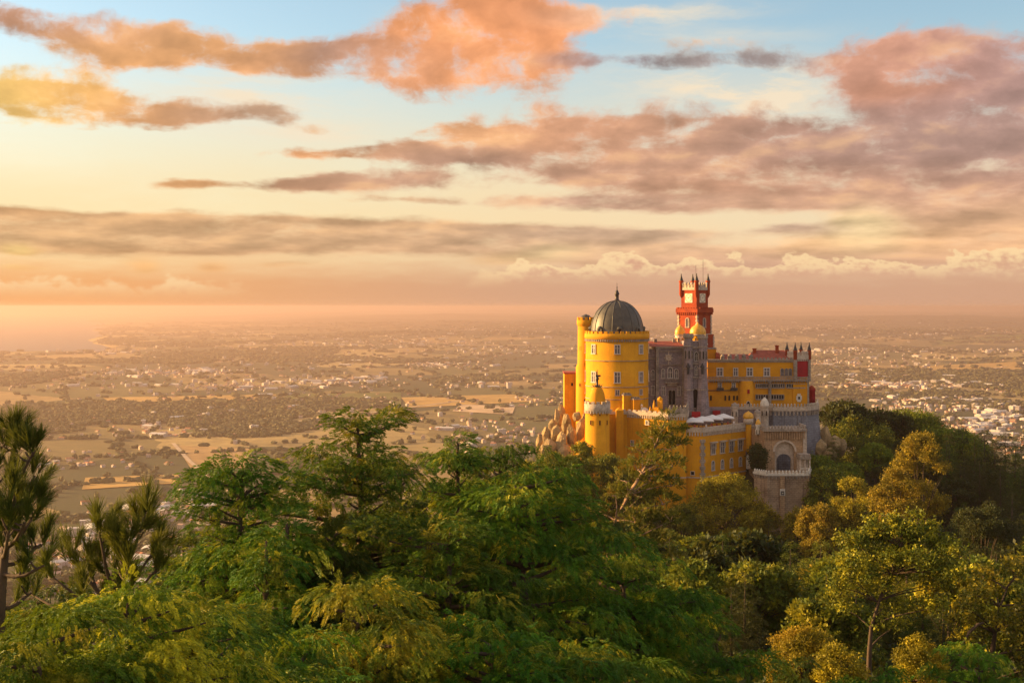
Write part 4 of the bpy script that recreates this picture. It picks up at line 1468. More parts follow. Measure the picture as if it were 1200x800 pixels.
merlons(mb, [(cx + (p[0] - cx) * 0.96, Y + (p[1] - Y) * 0.96) for p in corner], zg + 1.05, 0.5, 0.4, 0.35, 0.28, closed=True)
for i in range(4):
    a, b = corner[i], corner[(i + 1) % 4]
    for k in range(11):
        x, y, n_ = on_wall(a, b, (k + 0.5) / 11, -0.36)
        mb.box((x, y, zg - 0.6), (0.34, 0.5, 0.6), n_ + math.pi / 2)
mb.build('gallery', red, ck)
mb = MB()
cu = [(cx + math.cos(a) * up / 2 * 1.414, Y + math.sin(a) * up / 2 * 1.414) for a in (-math.pi, -math.pi / 2, 0, math.pi / 2)]
strip(mb, cu, zp(340, Y), zp(337, Y), 0.5, 0.25, closed=True)
merlons(mb, cu, zp(337, Y), 0.62, 0.40, 1.55, 0.4, 'round', closed=True)
mb.build('battlement', trim, ck)
mb = MB()
cm_ = [(cx + math.cos(a) * mid / 2 * 1.414, Y + math.sin(a) * mid / 2 * 1.414) for a in (-math.pi, -math.pi / 2, 0, math.pi / 2)]
cb_ = [(cx + math.cos(a) * bas / 2 * 1.414, Y + math.sin(a) * bas / 2 * 1.414) for a in (-math.pi, -math.pi / 2, 0, math.pi / 2)]
strip(mb, cm_, zp(392, Y), zp(390.8, Y), 0.3, 0.2, closed=True)
mb.build('string_course', trim, ck)
for P_, z0, z1 in ((cm_, 391.5, 367.8), (cb_, 412, 391.6)):
    for p in P_:
        mb = MB()
        k = 0
        z = zp(z0, Y)
        while z < zp(z1, Y) - 0.5:
            w = 0.62 if k % 2 else 0.40
            mb.box((p[0] + (cx - p[0]) * 0.04, p[1] + (Y - p[1]) * 0.04, z), (w, w, 0.5), q)
            z += 0.5
            k += 1
        mb.build('quoin', trim, ck)
for i, p in enumerate(cu):
    mb = MB()
    mb.lathe((p[0], p[1], 0), [(0.1, zp(349, Y)), (0.42, zp(346.5, Y)), (0.56, zp(345, Y)), (0.54, zp(331, Y)), (0.66, zp(330.4, Y)), (0.66, zp(329, Y)), (0.5, zp(328.8, Y))], 12)
    pn = mb.build('pinnacle', red, ck)
    mb = MB()
    mb.lathe((p[0], p[1], zp(329, Y)), [(0.58, 0), (0.36, 0.7), (0.1, 1.55), (0.17, 1.7), (0.03, 2.0)], 12)
    mb.build('cap', iron, pn)
for i in range(4):
    a, b = cu[i], cu[(i + 1) % 4]
    x, y, n_ = on_wall(a, b, 0.5)
    tx, ty = -math.sin(n_), math.cos(n_)
    mb = MB()
    mb.box((x + math.cos(n_) * 0.05, y + math.sin(n_) * 0.05, zp(354.6, Y)), (2.5, 0.14, 2.5), n_ + math.pi / 2)
    pl = mb.build('clock_face', clock_w, ck)
    mb = MB()
    zc = zp(354.6, Y) + 1.25

    def CP(u, v, d, x=x, y=y, n_=n_, tx=tx, ty=ty, zc=zc):
        return (x + tx * u + math.cos(n_) * d, y + ty * u + math.sin(n_) * d, zc + v)
    for k in range(32):
        a0, a1 = 2 * math.pi * k / 32, 2 * math.pi * (k + 1) / 32
        mb.add([CP(1.12 * math.cos(a0), 1.12 * math.sin(a0), 0.13), CP(1.12 * math.cos(a1), 1.12 * math.sin(a1), 0.13), CP(1.02 * math.cos(a1), 1.02 * math.sin(a1), 0.13), CP(1.02 * math.cos(a0), 1.02 * math.sin(a0), 0.13)], [(0, 1, 2, 3)])
    for k in range(12):
        a0 = 2 * math.pi * k / 12
        d_, e_ = (math.cos(a0), math.sin(a0)), (-math.sin(a0) * 0.045, math.cos(a0) * 0.045)
        mb.add([CP(d_[0] * 0.78 + e_[0], d_[1] * 0.78 + e_[1], 0.132), CP(d_[0] * 0.78 - e_[0], d_[1] * 0.78 - e_[1], 0.132), CP(d_[0] * 0.98 - e_[0], d_[1] * 0.98 - e_[1], 0.132), CP(d_[0] * 0.98 + e_[0], d_[1] * 0.98 + e_[1], 0.132)], [(0, 1, 2, 3)])
    mb.build('clock_ring', iron, pl)
    for (a0, L) in ((2.5, 0.6), (0.9, 0.85)):
        mb = MB()
        d_, e_ = (math.cos(a0), math.sin(a0)), (-math.sin(a0) * 0.05, math.cos(a0) * 0.05)
        mb.add([CP(-d_[0] * 0.12 + e_[0], -d_[1] * 0.12 + e_[1], 0.15), CP(-d_[0] * 0.12 - e_[0], -d_[1] * 0.12 - e_[1], 0.15), CP(d_[0] * L - e_[0] * 0.5, d_[1] * L - e_[1] * 0.5, 0.15), CP(d_[0] * L + e_[0] * 0.5, d_[1] * L + e_[1] * 0.5, 0.15)], [(0, 1, 2, 3)])
        mb.build('clock_hand', iron, pl)
    a, b = cm_[i], cm_[(i + 1) % 4]
    x, y, n_ = on_wall(a, b, 0.5)
    window(ck, x, y, zp(383, Y), n_, 1.0, 1.9, True, frame=trim, mull=False)
    a, b = cb_[i], cb_[(i + 1) % 4]
    x, y, n_ = on_wall(a, b, 0.5)
    window(ck, x, y, zp(403, Y), n_, 0.9, 1.7, True, frame=trim, mull=False, glass=dark_m)
mb = MB()
mb.tube([(xp(824.5, Y), Y + 1, zp(340, Y)), (xp(824.5, Y), Y + 1, zp(304, Y))], [0.06, 0.035], 6)
mb.build('flagpole', iron, ck)
mb = MB()
mb.tube([(xp(813.2, Y), Y - 3.6, zp(324, Y)), (xp(813.2, Y), Y - 3.6, zp(311, Y))], [0.05, 0.03], 6)
mb.build('lightning_rod', iron, ck)

# ---------------------------------------------------------------- the yellow wing
Y = 345.0
s = Y / F
wg = thing('yellow_wing', (xp(885, Y), Y + 6, -45), 'long ochre palace wing with red roof and balcony at right', 'building')
x0, x1 = xp(829, Y), xp(930, Y)
mb = MB()
mb.box(((x0 + x1) / 2, Y + 7, -50), (x1 - x0, 14, 50 + zp(422.5, Y)))
mb.box((xp(937.5, Y), Y + 6, -50), (xp(945.5, Y) - xp(929, Y), 12.6, 50 + zp(441.5, Y)))
mb.box((xp(835.4, Y), Y + 8.5, zp(424, Y)), (12 * s, 11, zp(409.5, Y) - zp(424, Y)))
mb.lathe((xp(874.5, Y), Y + 0.6, 0), [(9.4 * s, -50), (9.4 * s, zp(446, Y))], 28)
mb.build('wall', yellow_d, wg)
mb = MB()
mb.box(((x0 + x1) / 2, Y + 6.9, zp(422.8, Y)), (x1 - x0 + 0.2, 14.7, 0.4))
mb.box(((x0 + x1) / 2, Y + 6.95, zp(424.4, Y)), (x1 - x0 + 0.1, 14.3, 0.3))
mb.build('cornice', stone, wg)
mb = MB()
mb.box((xp(835.4, Y), Y + 8.4, zp(409.5, Y)), (12.6 * s, 11.4, 0.35))
mb.build('coping', stone, wg)
mb = MB()
merlons(mb, [(xp(842.5, Y), Y - 0.1), (xp(884, Y), Y - 0.1)], zp(422.8, Y) + 0.4, 1.05, 0.85, 1.45, 0.5, 'round')
merlons(mb, [(xp(884.5, Y), Y - 0.1), (xp(929, Y), Y - 0.1)], zp(422.8, Y) + 0.4, 0.55, 0.45, 0.5, 0.4, 'flat')
mb.build('battlement', stone, wg)
zr = zp(422.8, Y) + 0.4
mb = MB()
for (a, b, h) in ((844, 886, 1.2), (884, 930, 2.3)):
    xa, xb = xp(a, Y), xp(b, Y)
    mb.add([(xa, Y + 1.0, zr - 0.01), (xb, Y + 1.0, zr - 0.01), (xb, Y + 13.5, zr - 0.01), (xa, Y + 13.5, zr - 0.01), (xa + 1.2, Y + 6.5, zr + h), (xb - 1.2, Y + 6.5, zr + h)],
           [(0, 1, 5, 4), (2, 3, 4, 5), (1, 2, 5), (3, 0, 4), (3, 2, 1, 0)])
mb.box((xp(842.6, Y), Y + 3.4, zr), (4.2 * s, 3, 1.7))
rf = mb.build('roof', roof_r, wg)
for (px, hh_) in ((884, 2.6), (910.5, 3.4)):
    mb = MB()
    mb.box((xp(px, Y + 5), Y + 5, zr), (0.8, 0.8, hh_))
    mb.box((xp(px, Y + 5), Y + 5, zr + hh_), (1.05, 1.05, 0.25))
    mb.build('chimney', red, rf)
mb = MB()
zb = zp(446, Y)
xe = xp(946, Y)
mb.box(((x0 + xe) / 2, Y - 0.45, zb), (xe - x0, 1.3, 0.3))
mb.box(((x0 + xe) / 2, Y - 1.0, zb + 0.95), (xe - x0, 0.2, 0.16))
for i in range(60):
    mb.box((x0 + (i + 0.5) * (xe - x0) / 60, Y - 1.0, zb + 0.3), (0.2, 0.14, 0.65))
for i in range(44):
    mb.box((x0 + (i + 0.5) * (xe - x0) / 44, Y - 0.35, zb - 0.45), (0.22, 0.6, 0.45))
mb.build('balcony', stone, wg)
N2 = -math.pi / 2
for (px, w, ar) in ((843.5, 1.35, False), (862, 1.0, False), (878.5, 1.3, False), (898.5, 1.3, False)):
    window(wg, xp(px, Y), Y, zp(440, Y), N2, w, 1.95, ar)
for px in (916.5, 921.5, 926):
    window(wg, xp(px, Y), Y, zp(440, Y), N2, 0.75, 1.5, True, frame=stone, mull=False)
for px in (843.5, 859.7):
    window(wg, xp(px, Y), Y, zp(456, Y), N2, 0.8, 1.75)
mb = MB()
for px in (843.5, 859.7):
    mb.box((xp(px, Y), Y - 0.4, zp(457.4, Y)), (1.9, 0.8, 0.2))
    mb.box((xp(px, Y), Y - 0.74, zp(457.4, Y) + 0.2), (1.9, 0.08, 0.6))
mb.box((xp(846, Y), Y - 0.1, zp(457.8, Y)), (33 * s, 0.24, 0.2))
mb.build('window_balcony', iron, wg)
for px in (833, 850, 854.6, 860, 863.8):
    window(wg, xp(px, Y), Y, zp(469, Y), N2, 0.5, 1.1, True, mull=False, frame=yellow_d, glass=dark_m, deep=0.1)
yb = Y + 0.6 - 9.4 * s
window(wg, xp(875.8, Y), yb, zp(460, Y), N2, 0.42, 0.9, False, mull=False, frame=crimson, glass=crimson)
window(wg, xp(875.6, Y), yb, zp(477, Y), N2, 0.75, 1.3, True, mull=False, frame=frame_w, glass=dark_m, name='door')
for (a, b, p0, p1, n_c) in ((885.5, 900, 455, 449.2, 6), (904, 919.5, 455, 449.2, 6), (921.5, 943.5, 455, 449.4, 8), (885.5, 900, 468.5, 462, 5), (903.5, 918.5, 468.5, 462, 5)):
    mb = MB()
    xa, xb = xp(a, Y), xp(b, Y)
    zlo, zhi = zp(p0, Y), zp(p1, Y)
    mb.box(((xa + xb) / 2, Y - 0.16, zlo), (xb - xa, 0.34, 0.3))
    mb.box(((xa + xb) / 2, Y - 0.16, zhi - 0.14), (xb - xa, 0.34, 0.16))
    for i in range(n_c + 1):
        mb.box((xa + i * (xb - xa) / n_c, Y - 0.16, zlo + 0.3), (0.2, 0.24, zhi - zlo - 0.44))
    lg = mb.build('loggia', stone, wg)
    mb = MB()
    mb.box(((xa + xb) / 2, Y - 0.03, zlo + 0.3), (xb - xa, 0.04, zhi - zlo - 0.44))
    mb.build('dark_panel', dark_m if p0 > 460 else glass_m, lg)  # dark sheet on the wall in place of the loggia's shaded depth
mb = MB()
mb.lathe((xp(901.6, Y), Y - 0.5, 0), [(0.42, zp(478, Y)), (0.42, zp(448, Y)), (0.6, zp(447, Y)), (0.5, zp(446.2, Y))], 12)
mb.build('column', stone, wg)
mb = MB()
mb.box((xp(946.5, Y), Y + 0.2, -45), (0.75, 0.8, 45 + zp(441, Y)))
mb.build('corner_pilaster', stone, wg)
mb = MB()
for (z0, z1, w) in ((470.5, 468.5, 1.0), (468.5, 463.5, 1.5), (463.5, 461, 0.9)):
    mb.box((xp(936, Y), Y - 0.36, zp(z0, Y)), (w, 0.2, (z0 - z1) * s))
mb.box((xp(936, Y), Y - 0.48, zp(467.6, Y)), (0.55, 0.1, 0.75), 0, 1)
mb.build('coat_of_arms', [white_s, iron], wg)

# ---------------------------------------------------------------- red corner tower
Y = 347.0
s = Y / F
cx = xp(935.3, Y)
rc = thing('red_corner_tower', (cx, Y, -24), 'stout crimson corner tower with pale battlements at the right end of the palace', 'tower')
sd_ = 18.6 * s
th = R(18)
mb = MB()
mb.box((cx, Y, zp(446, Y)), (sd_, sd_, zp(419.5, Y) - zp(446, Y)), th)
mb.build('wall', crimson, rc)


def rot(u, v):
    return (cx + u * math.cos(th) - v * math.sin(th), Y + u * math.sin(th) + v * math.cos(th))


h_ = sd_ / 2
sq = [rot(-h_, h_), rot(-h_, -h_), rot(h_, -h_), rot(h_, h_)]
mb = MB()
strip(mb, sq, zp(420.5, Y), zp(415.5, Y), 0.5, 0.3, closed=True)
merlons(mb, sq, zp(415.5, Y), 0.5, 0.42, 1.05, 0.4, 'round', closed=True)
for i in range(4):
    a, b = sq[i], sq[(i + 1) % 4]
    for k in range(8):
        x, y, n_ = on_wall(a, b, (k + 0.5) / 8, 0.14)
        mb.box((x, y, zp(420.5, Y) - 0.5), (0.26, 0.28, 0.5), n_ + math.pi / 2)
mb.build('battlement', trim, rc)
mb = MB()
for p in sq:
    mb = MB()
    mb.box((p[0] + (cx - p[0]) * 0.03, p[1] + (Y - p[1]) * 0.03, zp(446, Y)), (0.75, 0.75, zp(420.6, Y) - zp(446, Y)), th)
    mb.build('quoin', stone, rc)
for p in sq:
    mb = MB()
    mb.lathe((p[0], p[1], 0), [(0.12, zp(423, Y)), (0.5, zp(420, Y)), (0.52, zp(411, Y)), (0.62, zp(410.5, Y)), (0.5, zp(410, Y))], 12)
    pn = mb.build('pinnacle', red, rc)
    mb = MB()
    mb.lathe((p[0], p[1], 0), [(0.54, zp(410, Y)), (0.42, zp(408, Y)), (0.18, zp(404.5, Y)), (0.04, zp(400.5, Y))], 12)
    mb.build('cap', iron, pn)
x, y, n_ = on_wall(sq[0], sq[1], 0.5)
window(rc, x, y, zp(432, Y), n_, 0.7, 1.5, True, mull=False, frame=trim)

Y = 351.0
rr = thing('round_red_turret', (xp(951, Y), Y, -40), 'low round crimson turret behind the right corner of the palace', 'turret')
mb = MB()
mb.lathe((xp(951, Y), Y, 0), [(1.05, -45), (1.0, zp(457, Y)), (1.12, zp(456.6, Y)), (1.12, zp(455.4, Y))], 20)
mb.build('wall', crimson, rr)
mb = MB()
mb.lathe((xp(951, Y), Y, zp(455.4, Y)), [(1.05, 0), (0.9, 0.35), (0.5, 0.7), (0.05, 0.95)], 20)
mb.build('roof', red, rr)

# ---------------------------------------------------------------- grey battered bastion under the wing
gb = thing('grey_bastion', (xp(928, 336), 340, -50), 'massive blue grey battered bastion under the palace wing', 'building')
top = [(xp(897, 338), 335.5), (xp(906, 333), 333), (xp(945, 333), 333), (xp(957.5, 338), 338), (xp(958, 352), 352), (xp(897, 352), 352)]
bot = [(xp(897, 338), 333.5), (xp(904, 331), 330.5), (xp(950, 330), 330), (xp(970, 337), 335.5), (xp(974, 352), 354), (xp(897, 352), 352)]
mb = MB()
zg = zp(480.5, 333)
mb.prism(bot, -56, zg, 0, top)
mb.build('wall', blue_s, gb)
mb = MB()
strip(mb, top[0:5], zg - 0.1, zg + 0.8, 0.6, 0.35)
merlons(mb, top[0:5], zg + 0.8, 0.46, 0.44, 0.95, 0.36, 'round')
mb.build('battlement', trim, gb)
mb = MB()
for a, b in zip(top[0:4], top[1:5]):
    L = math.hypot(b[0] - a[0], b[1] - a[1])
    k = max(2, int(L / 0.95))
    for i in range(k):
        x, y, n_ = on_wall(a, b, (i + 0.5) / k, 0.22)
        mb.box((x, y, zg - 1.35), (0.42, 0.5, 1.25), n_ + math.pi / 2)
strip(mb, top[0:5], zg - 0.36, zg - 0.13, 0.34, 0.31)
mb.build('corbel_table', stone, gb)
mb = MB()
for px in (921, 936):
    mb.prism([(xp(px, 333) - 0.5, 331.0), (xp(px, 333) + 0.5, 331.0), (xp(px, 333) + 0.5, 334), (xp(px, 333) - 0.5, 334)], -56, zp(487, 333), 0, [(xp(px, 333) - 0.4, 332.7), (xp(px, 333) + 0.4, 332.7), (xp(px, 333) + 0.4, 334), (xp(px, 333) - 0.4, 334)])
mb.build('buttress', blue_s, gb)

# ---------------------------------------------------------------- upper terrace wall and its little kiosks
ut = thing('upper_terrace_wall', (xp(875, 335), 336, -45), 'carved stone terrace wall in front of the ochre wing', 'wall')
mb = MB()
xa, xb = xp(829, 336), xp(897, 336)
mb.box(((xa + xb) / 2, 339.5, -50), (xb - xa, 7.4, 50 + zp(479, 336)))
mb.build('wall', mauve, ut)
mb = MB()
xa = xp(856, 336)
mb.box(((xa + xb) / 2, 335.8, zp(479.5, 336)), (xb - xa, 0.6, 0.7))
merlons(mb, [(xa, 335.8), (xb, 335.8)], zp(479.5, 336) + 0.7, 0.45, 0.42, 0.85, 0.34, 'round')
mb.build('parapet', trim, ut)
mb = MB()
mb.box((xp(840, 335), 335.5, zp(492, 335)), (9 * 335 / F, 0.5, 11 * 335 / F))
mb.build('awning', crimson, ut)
mb = MB()
mb.box((xp(813.5, 332), 328.6, zp(491, 332)), (10 * 332 / F, 0.5, 10 * 332 / F))
mb.build('shutter', crimson, ut)


def kiosk(px, Y, py0, pyd, pyt, r, mat, dmat, label):
    t = thing('stone_kiosk', (xp(px, Y), Y, zp(py0, Y)), label, 'turret', 'little domed kiosks round the upper terrace')
    mb = MB()
    mb.lathe((xp(px, Y), Y, 0), [(r, zp(py0, Y)), (r, zp(pyd + 3, Y)), (r * 1.15, zp(pyd + 2, Y)), (r * 1.2, zp(pyd, Y))], 12, smooth=False)
    mb.build('wall', mat, t)
    mb = MB()
    h = zp(pyt, Y) - zp(pyd, Y)
    mb.lathe((xp(px, Y), Y, zp(pyd, Y)), [(r * 1.05, 0), (r * 1.1, h * 0.25), (r * 0.85, h * 0.6), (r * 0.4, h * 0.85), (0.04, h * 1.05)], 16)
    mb.build('dome', dmat, t)
    for k in range(6):
        a = k * math.pi / 3 - math.pi / 2 + 0.26
        window(t, xp(px, Y) + r * 0.97 * math.cos(a), Y + r * 0.97 * math.sin(a), zp(pyd + 3, Y) - 1.9, a, r * 0.34, 1.1, True, mull=False, frame=mat, glass=dark_m, deep=0.1)


kiosk(861, 333, 500, 476, 471.5, 0.85, trim, stone, 'slim carved stone kiosk right of the white parasols')
kiosk(896, 331, 508, 475, 465.5, 1.05, trim, white_s, 'tall pale kiosk with round dome above the gatehouse')
kiosk(887.5, 327, 506, 484, 479.5, 0.8, trim, stone, 'grey kiosk between golden dome and gatehouse')
kiosk(888.5, 322, 508, 497, 491, 0.62, white_s, gold, 'tiny kiosk with orange dome beside the gatehouse')

# ---------------------------------------------------------------- gatehouse with the great arch
Y = 318.0
s = Y / F
gh = thing('arched_gatehouse', (xp(919.5, Y), Y + 3, -45), 'tan stone gatehouse with a tall round arch below the grey bastion', 'building')
x0, x1 = xp(895.5, Y), xp(943.5, Y)
xc = xp(919.5, Y)
zt_, zb_ = zp(505, Y), -46.0


def arch_plate(mb, y0, th_, half, spring, arch, base, rise=1.0, mi=0):
    """a wall from x0 to x1 with an arched hole: arch = half width, spring = height where it turns"""
    k = 14
    curve = [(arch * math.cos(math.pi * i / k), spring + arch * rise * math.sin(math.pi * i / k)) for i in range(k + 1)]  # right to left
    outer = []
    for (u, v) in curve:
        ang = math.atan2(v - spring + 0.001, u)
        t_ = min(abs(half / math.cos(ang)) if abs(math.cos(ang)) > 1e-6 else 1e9, abs((zt_ - spring) / math.sin(ang)) if abs(math.sin(ang)) > 1e-6 else 1e9)
        outer.append((t_ * math.cos(ang), spring + t_ * math.sin(ang)))
    # make sure the top corners are there
    for yy, flip in ((y0, False), (y0 + th_, True)):
        vs = [(xc + u, yy, v) for (u, v) in curve] + [(xc + u, yy, v) for (u, v) in outer]
        fs = [(i, i + 1, k + 1 + i + 1, k + 1 + i) for i in range(k)]
        if not flip:
            fs = [f[::-1] for f in fs]
        mb.add(vs, fs, mi)
        vs = [(xc + half, yy, base), (xc + half, yy, spring), (xc + arch, yy, spring), (xc + arch, yy, base), (xc - arch, yy, base), (xc - arch, yy, spring), (xc - half, yy, spring), (xc - half, yy, base)]
        fs = [(0, 1, 2, 3), (4, 5, 6, 7)]
        mb.add(vs, fs if flip else [f[::-1] for f in fs], mi)
    # top corner wedges are closed by the cornice; soffit and jambs
    edge = [(arch, base)] + curve + [(-arch, base)]
    for (a, b) in zip(edge[:-1], edge[1:]):
        mb.add([(xc + a[0], y0, a[1]), (xc + b[0], y0, b[1]), (xc + b[0], y0 + th_, b[1]), (xc + a[0], y0 + th_, a[1])], [(0, 1, 2, 3)], mi)
    for e in (-half, half):
        mb.add([(xc + e, y0, base), (xc + e, y0 + th_, base), (xc + e, y0 + th_, zt_), (xc + e, y0, zt_)], [(0, 1, 2, 3)], mi)


half = (x1 - x0) / 2
mb = MB()
arch_plate(mb, Y, 1.0, half, zp(529, Y), 11.6 * s, zb_)
mb.box((xc - half + 0.8, Y + 4.5, zb_), (1.6, 7, zt_ - zb_))
mb.box((xc + half - 0.8, Y + 4.5, zb_), (1.6, 7, zt_ - zb_))
mb.box((xc, Y + 0.5, zt_ - 1.0), (2 * half - 0.01, 0.99, 0.99))
mb.box((xc, Y + 4.4, zt_ - 0.6), (2 * half - 3.2, 6.8, 0.55))
mb.build('wall', tan_s, gh)
zs = zt_
mb = MB()
zt_ = zp(513, Y)
arch_plate(mb, Y + 1.002, 0.8, half - 1.6, zp(540, Y), 8.6 * s, zb_, 0.92)
zt_ = zs
mb.build('inner_arch', trim, gh)
mb = MB()
mb.box((xc, Y + 3.2, zt_ + 0.003), (2 * half + 0.7, 8.0, 0.6))
merlons(mb, [(x0 - 0.1, Y - 0.5), (x1 + 0.1, Y - 0.5)], zt_ + 0.6, 0.42, 0.40, 0.95, 0.34, 'round')
merlons(mb, [(x1 + 0.1, Y - 0.3), (x1 + 0.1, Y + 6.8)], zt_ + 0.6, 0.42, 0.40, 0.95, 0.34, 'round')
merlons(mb, [(x0 - 0.1, Y + 6.8), (x0 - 0.1, Y - 0.3)], zt_ + 0.6, 0.42, 0.40, 0.95, 0.34, 'round')
mb.build('battlement', stone, gh)
mb = MB()
for i in range(17):
    x = x0 + (i + 0.5) * (x1 - x0) / 17
    mb.box((x, Y - 0.2, zt_ - 1.9), (0.3, 0.38, 1.9))
    mb.box((x, Y - 0.12, zt_ - 2.3), (0.2, 0.2, 0.4))
mb.build('corbel_table', tan_s, gh)
mb = MB()
for i in range(18):
    a0, a1 = math.pi * i / 18, math.pi * (i + 1) / 18
    ra, rb = 11.6 * s, 11.6 * s + 0.5
    zc = zp(529, Y)
    vs = []
    for yy in (Y - 0.14, Y + 0.0):
        for (rr_, a) in ((ra, a0), (rb, a0), (rb, a1), (ra, a1)):
            vs.append((xc + rr_ * math.cos(a), yy, zc + rr_ * math.sin(a)))
    mb.add(vs, [(0, 1, 2, 3), (7, 6, 5, 4), (0, 4, 5, 1), (1, 5, 6, 2), (2, 6, 7, 3), (3, 7, 4, 0)])
mb.build('arch_moulding', trim, gh)
mb = MB()
mb.box((x1 - 0.1, Y + 0.05, zb_), (0.9, 0.7, zt_ - zb_ + 0.002))
mb.build('buttress', trim, gh)

sw = thing('curtain_wall', (xp(886, 323), 324, -46), 'tan stone wall joining the yellow terrace building to the gatehouse', 'wall')
mb = MB()
mb.prism([(xp(877.5, 327.3), 327.3), (xp(896, 319), 319.0), (xp(896, 324), 324), (xp(880, 330), 330)], -52, zp(503, 322))
mb.build('wall', tan_s, sw)
mb = MB()
merlons(mb, [(xp(878, 327.4), 327.6), (xp(895, 319.3), 319.6)], zp(503, 322), 0.6, 0.5, 0.9, 0.4, 'round')
mb.build('battlement', stone, sw)
mb = MB()
mb.box((xp(877.5, 325), 325.0, zp(549, 325)), (1.3, 0.5, 16 * 325 / F), 0.5)
mb.build('whitewashed_patch', white_s, sw)

# ---------------------------------------------------------------- lower terrace
Y = 308.5
s = Y / F
lt = thing('lower_terrace', (xp(920, Y), Y + 4, -58), 'streaked stone retaining wall with white crenellations below the gatehouse', 'wall')
mb = MB()
mb.prism([(xp(884, 312), 312.5), (xp(899, Y), Y), (xp(947.5, Y), Y), (xp(950, 317), 317.5), (xp(884, 317), 317.5)], -70, zp(556.5, Y))
mb.build('wall', streaky, lt)
mb = MB()
pth = [(xp(884, 312), 312.5), (xp(899, Y), Y), (xp(947.5, Y), Y), (xp(950, 317), 317.5)]
strip(mb, pth, zp(557, Y), zp(554.5, Y), 0.55, 0.3)
merlons(mb, pth, zp(554.5, Y), 0.45, 0.40, 0.8, 0.34, 'round')
mb.build('battlement', white_s, lt)
mb = MB()
for a, b in zip(pth[:-1], pth[1:]):
    L = math.hypot(b[0] - a[0], b[1] - a[1])
    k = max(2, int(L / 0.8))
    for i in range(k):
        x, y, n_ = on_wall(a, b, (i + 0.5) / k, 0.15)
        mb.box((x, y, zp(557, Y) - 0.75), (0.34, 0.3, 0.74), n_ + math.pi / 2)
strip(mb, pth, zp(557, Y) - 0.24, zp(557, Y) - 0.04, 0.3, 0.22)
mb.build('corbel_table', stone, lt)
mb = MB()
mb.box((xp(916.5, Y), Y - 0.25, -70), (5.5 * s, 0.7, 70 + zp(557.5, Y)))
mb.box((xp(946.5, Y), Y + 0.2, -70), (3 * s, 0.9, 70 + zp(557.5, Y)))
mb.build('buttress', tan_s, lt)
mb = MB()
mb.box((xp(916.3, Y), Y - 0.72, zp(580, Y)), (1.25, 0.2, 1.6))
mb.box((xp(916.3, Y), Y - 0.86, zp(579, Y)), (0.7, 0.1, 0.9), 0, 1)
mb.box((xp(916.3, Y), Y - 0.95, zp(577.8, Y)), (0.3, 0.1, 0.35), 0, 0)
mb.build('coat_of_arms', [white_s, iron], lt)

Y = 313.5
ax = thing('small_loggia', (xp(943.5, Y), Y + 1.5, zp(556, Y)), 'small pale stone loggia at the right end of the lower terrace', 'building')
mb = MB()
for px in (938, 943.5, 949):
    pm2 = MB()
    pm2.box((xp(px, Y), Y + 0.3, zp(556, Y)), (0.4, 0.4, 18 * Y / F))
    pm2.build('post', trim, ax)
mb.box((xp(943.5, Y), Y + 3.0, zp(556, Y)), (13 * Y / F, 0.4, 18 * Y / F))
mb.build('wall', trim, ax)
mb = MB()
mb.box((xp(943.5, Y), Y + 1.6, zp(538, Y)), (14 * Y / F, 3.6, 0.7))
mb.box((xp(943.5, Y), Y + 1.6, zp(538, Y) + 0.7), (12.4 * Y / F, 3.2, 0.5))
mb.build('roof', stone, ax)
mb = MB()
mb.box((xp(943.5, Y), Y + 0.3, zp(549.5, Y)), (12 * Y / F, 0.3, 0.3))
mb.build('railing', white_s, ax)

# ---------------------------------------------------------------- granite boulders under the palace
def boulder_mesh(seed):
    bm = bmesh.new()
    bmesh.ops.create_icosphere(bm, subdivisions=4, radius=1.0)
    off = Vector((seed * 3.7, seed * 1.3, 0))
    rr_ = random.Random(seed)
    planes = [Vector((rr_.uniform(-1, 1), rr_.uniform(-1, 1), rr_.uniform(-1, 1))).normalized() for _ in range(11)]
    for v in bm.verts:
        d = v.co.normalized()
        cut = min(0.66 / max(0.2, abs(d.dot(ax_))) for ax_ in planes)
        k = 1 + 0.34 * mnoise.noise(d * 1.3 + off) + 0.14 * mnoise.noise(d * 3.1 + off) + 0.05 * mnoise.noise(d * 8 + off)
        v.co = d * min(k, cut + 0.05 * mnoise.noise(d * 6 + off))
        v.co.x = max(-0.86, min(0.86, v.co.x))
        v.co.z = max(-0.9, min(0.88, v.co.z))
    me = bpy.data.meshes.new('boulder')
    bm.to_mesh(me)
    bm.free()
    me.materials.append(rock_m)
    me.polygons.foreach_set('use_smooth', [False] * len(me.polygons))
    return me


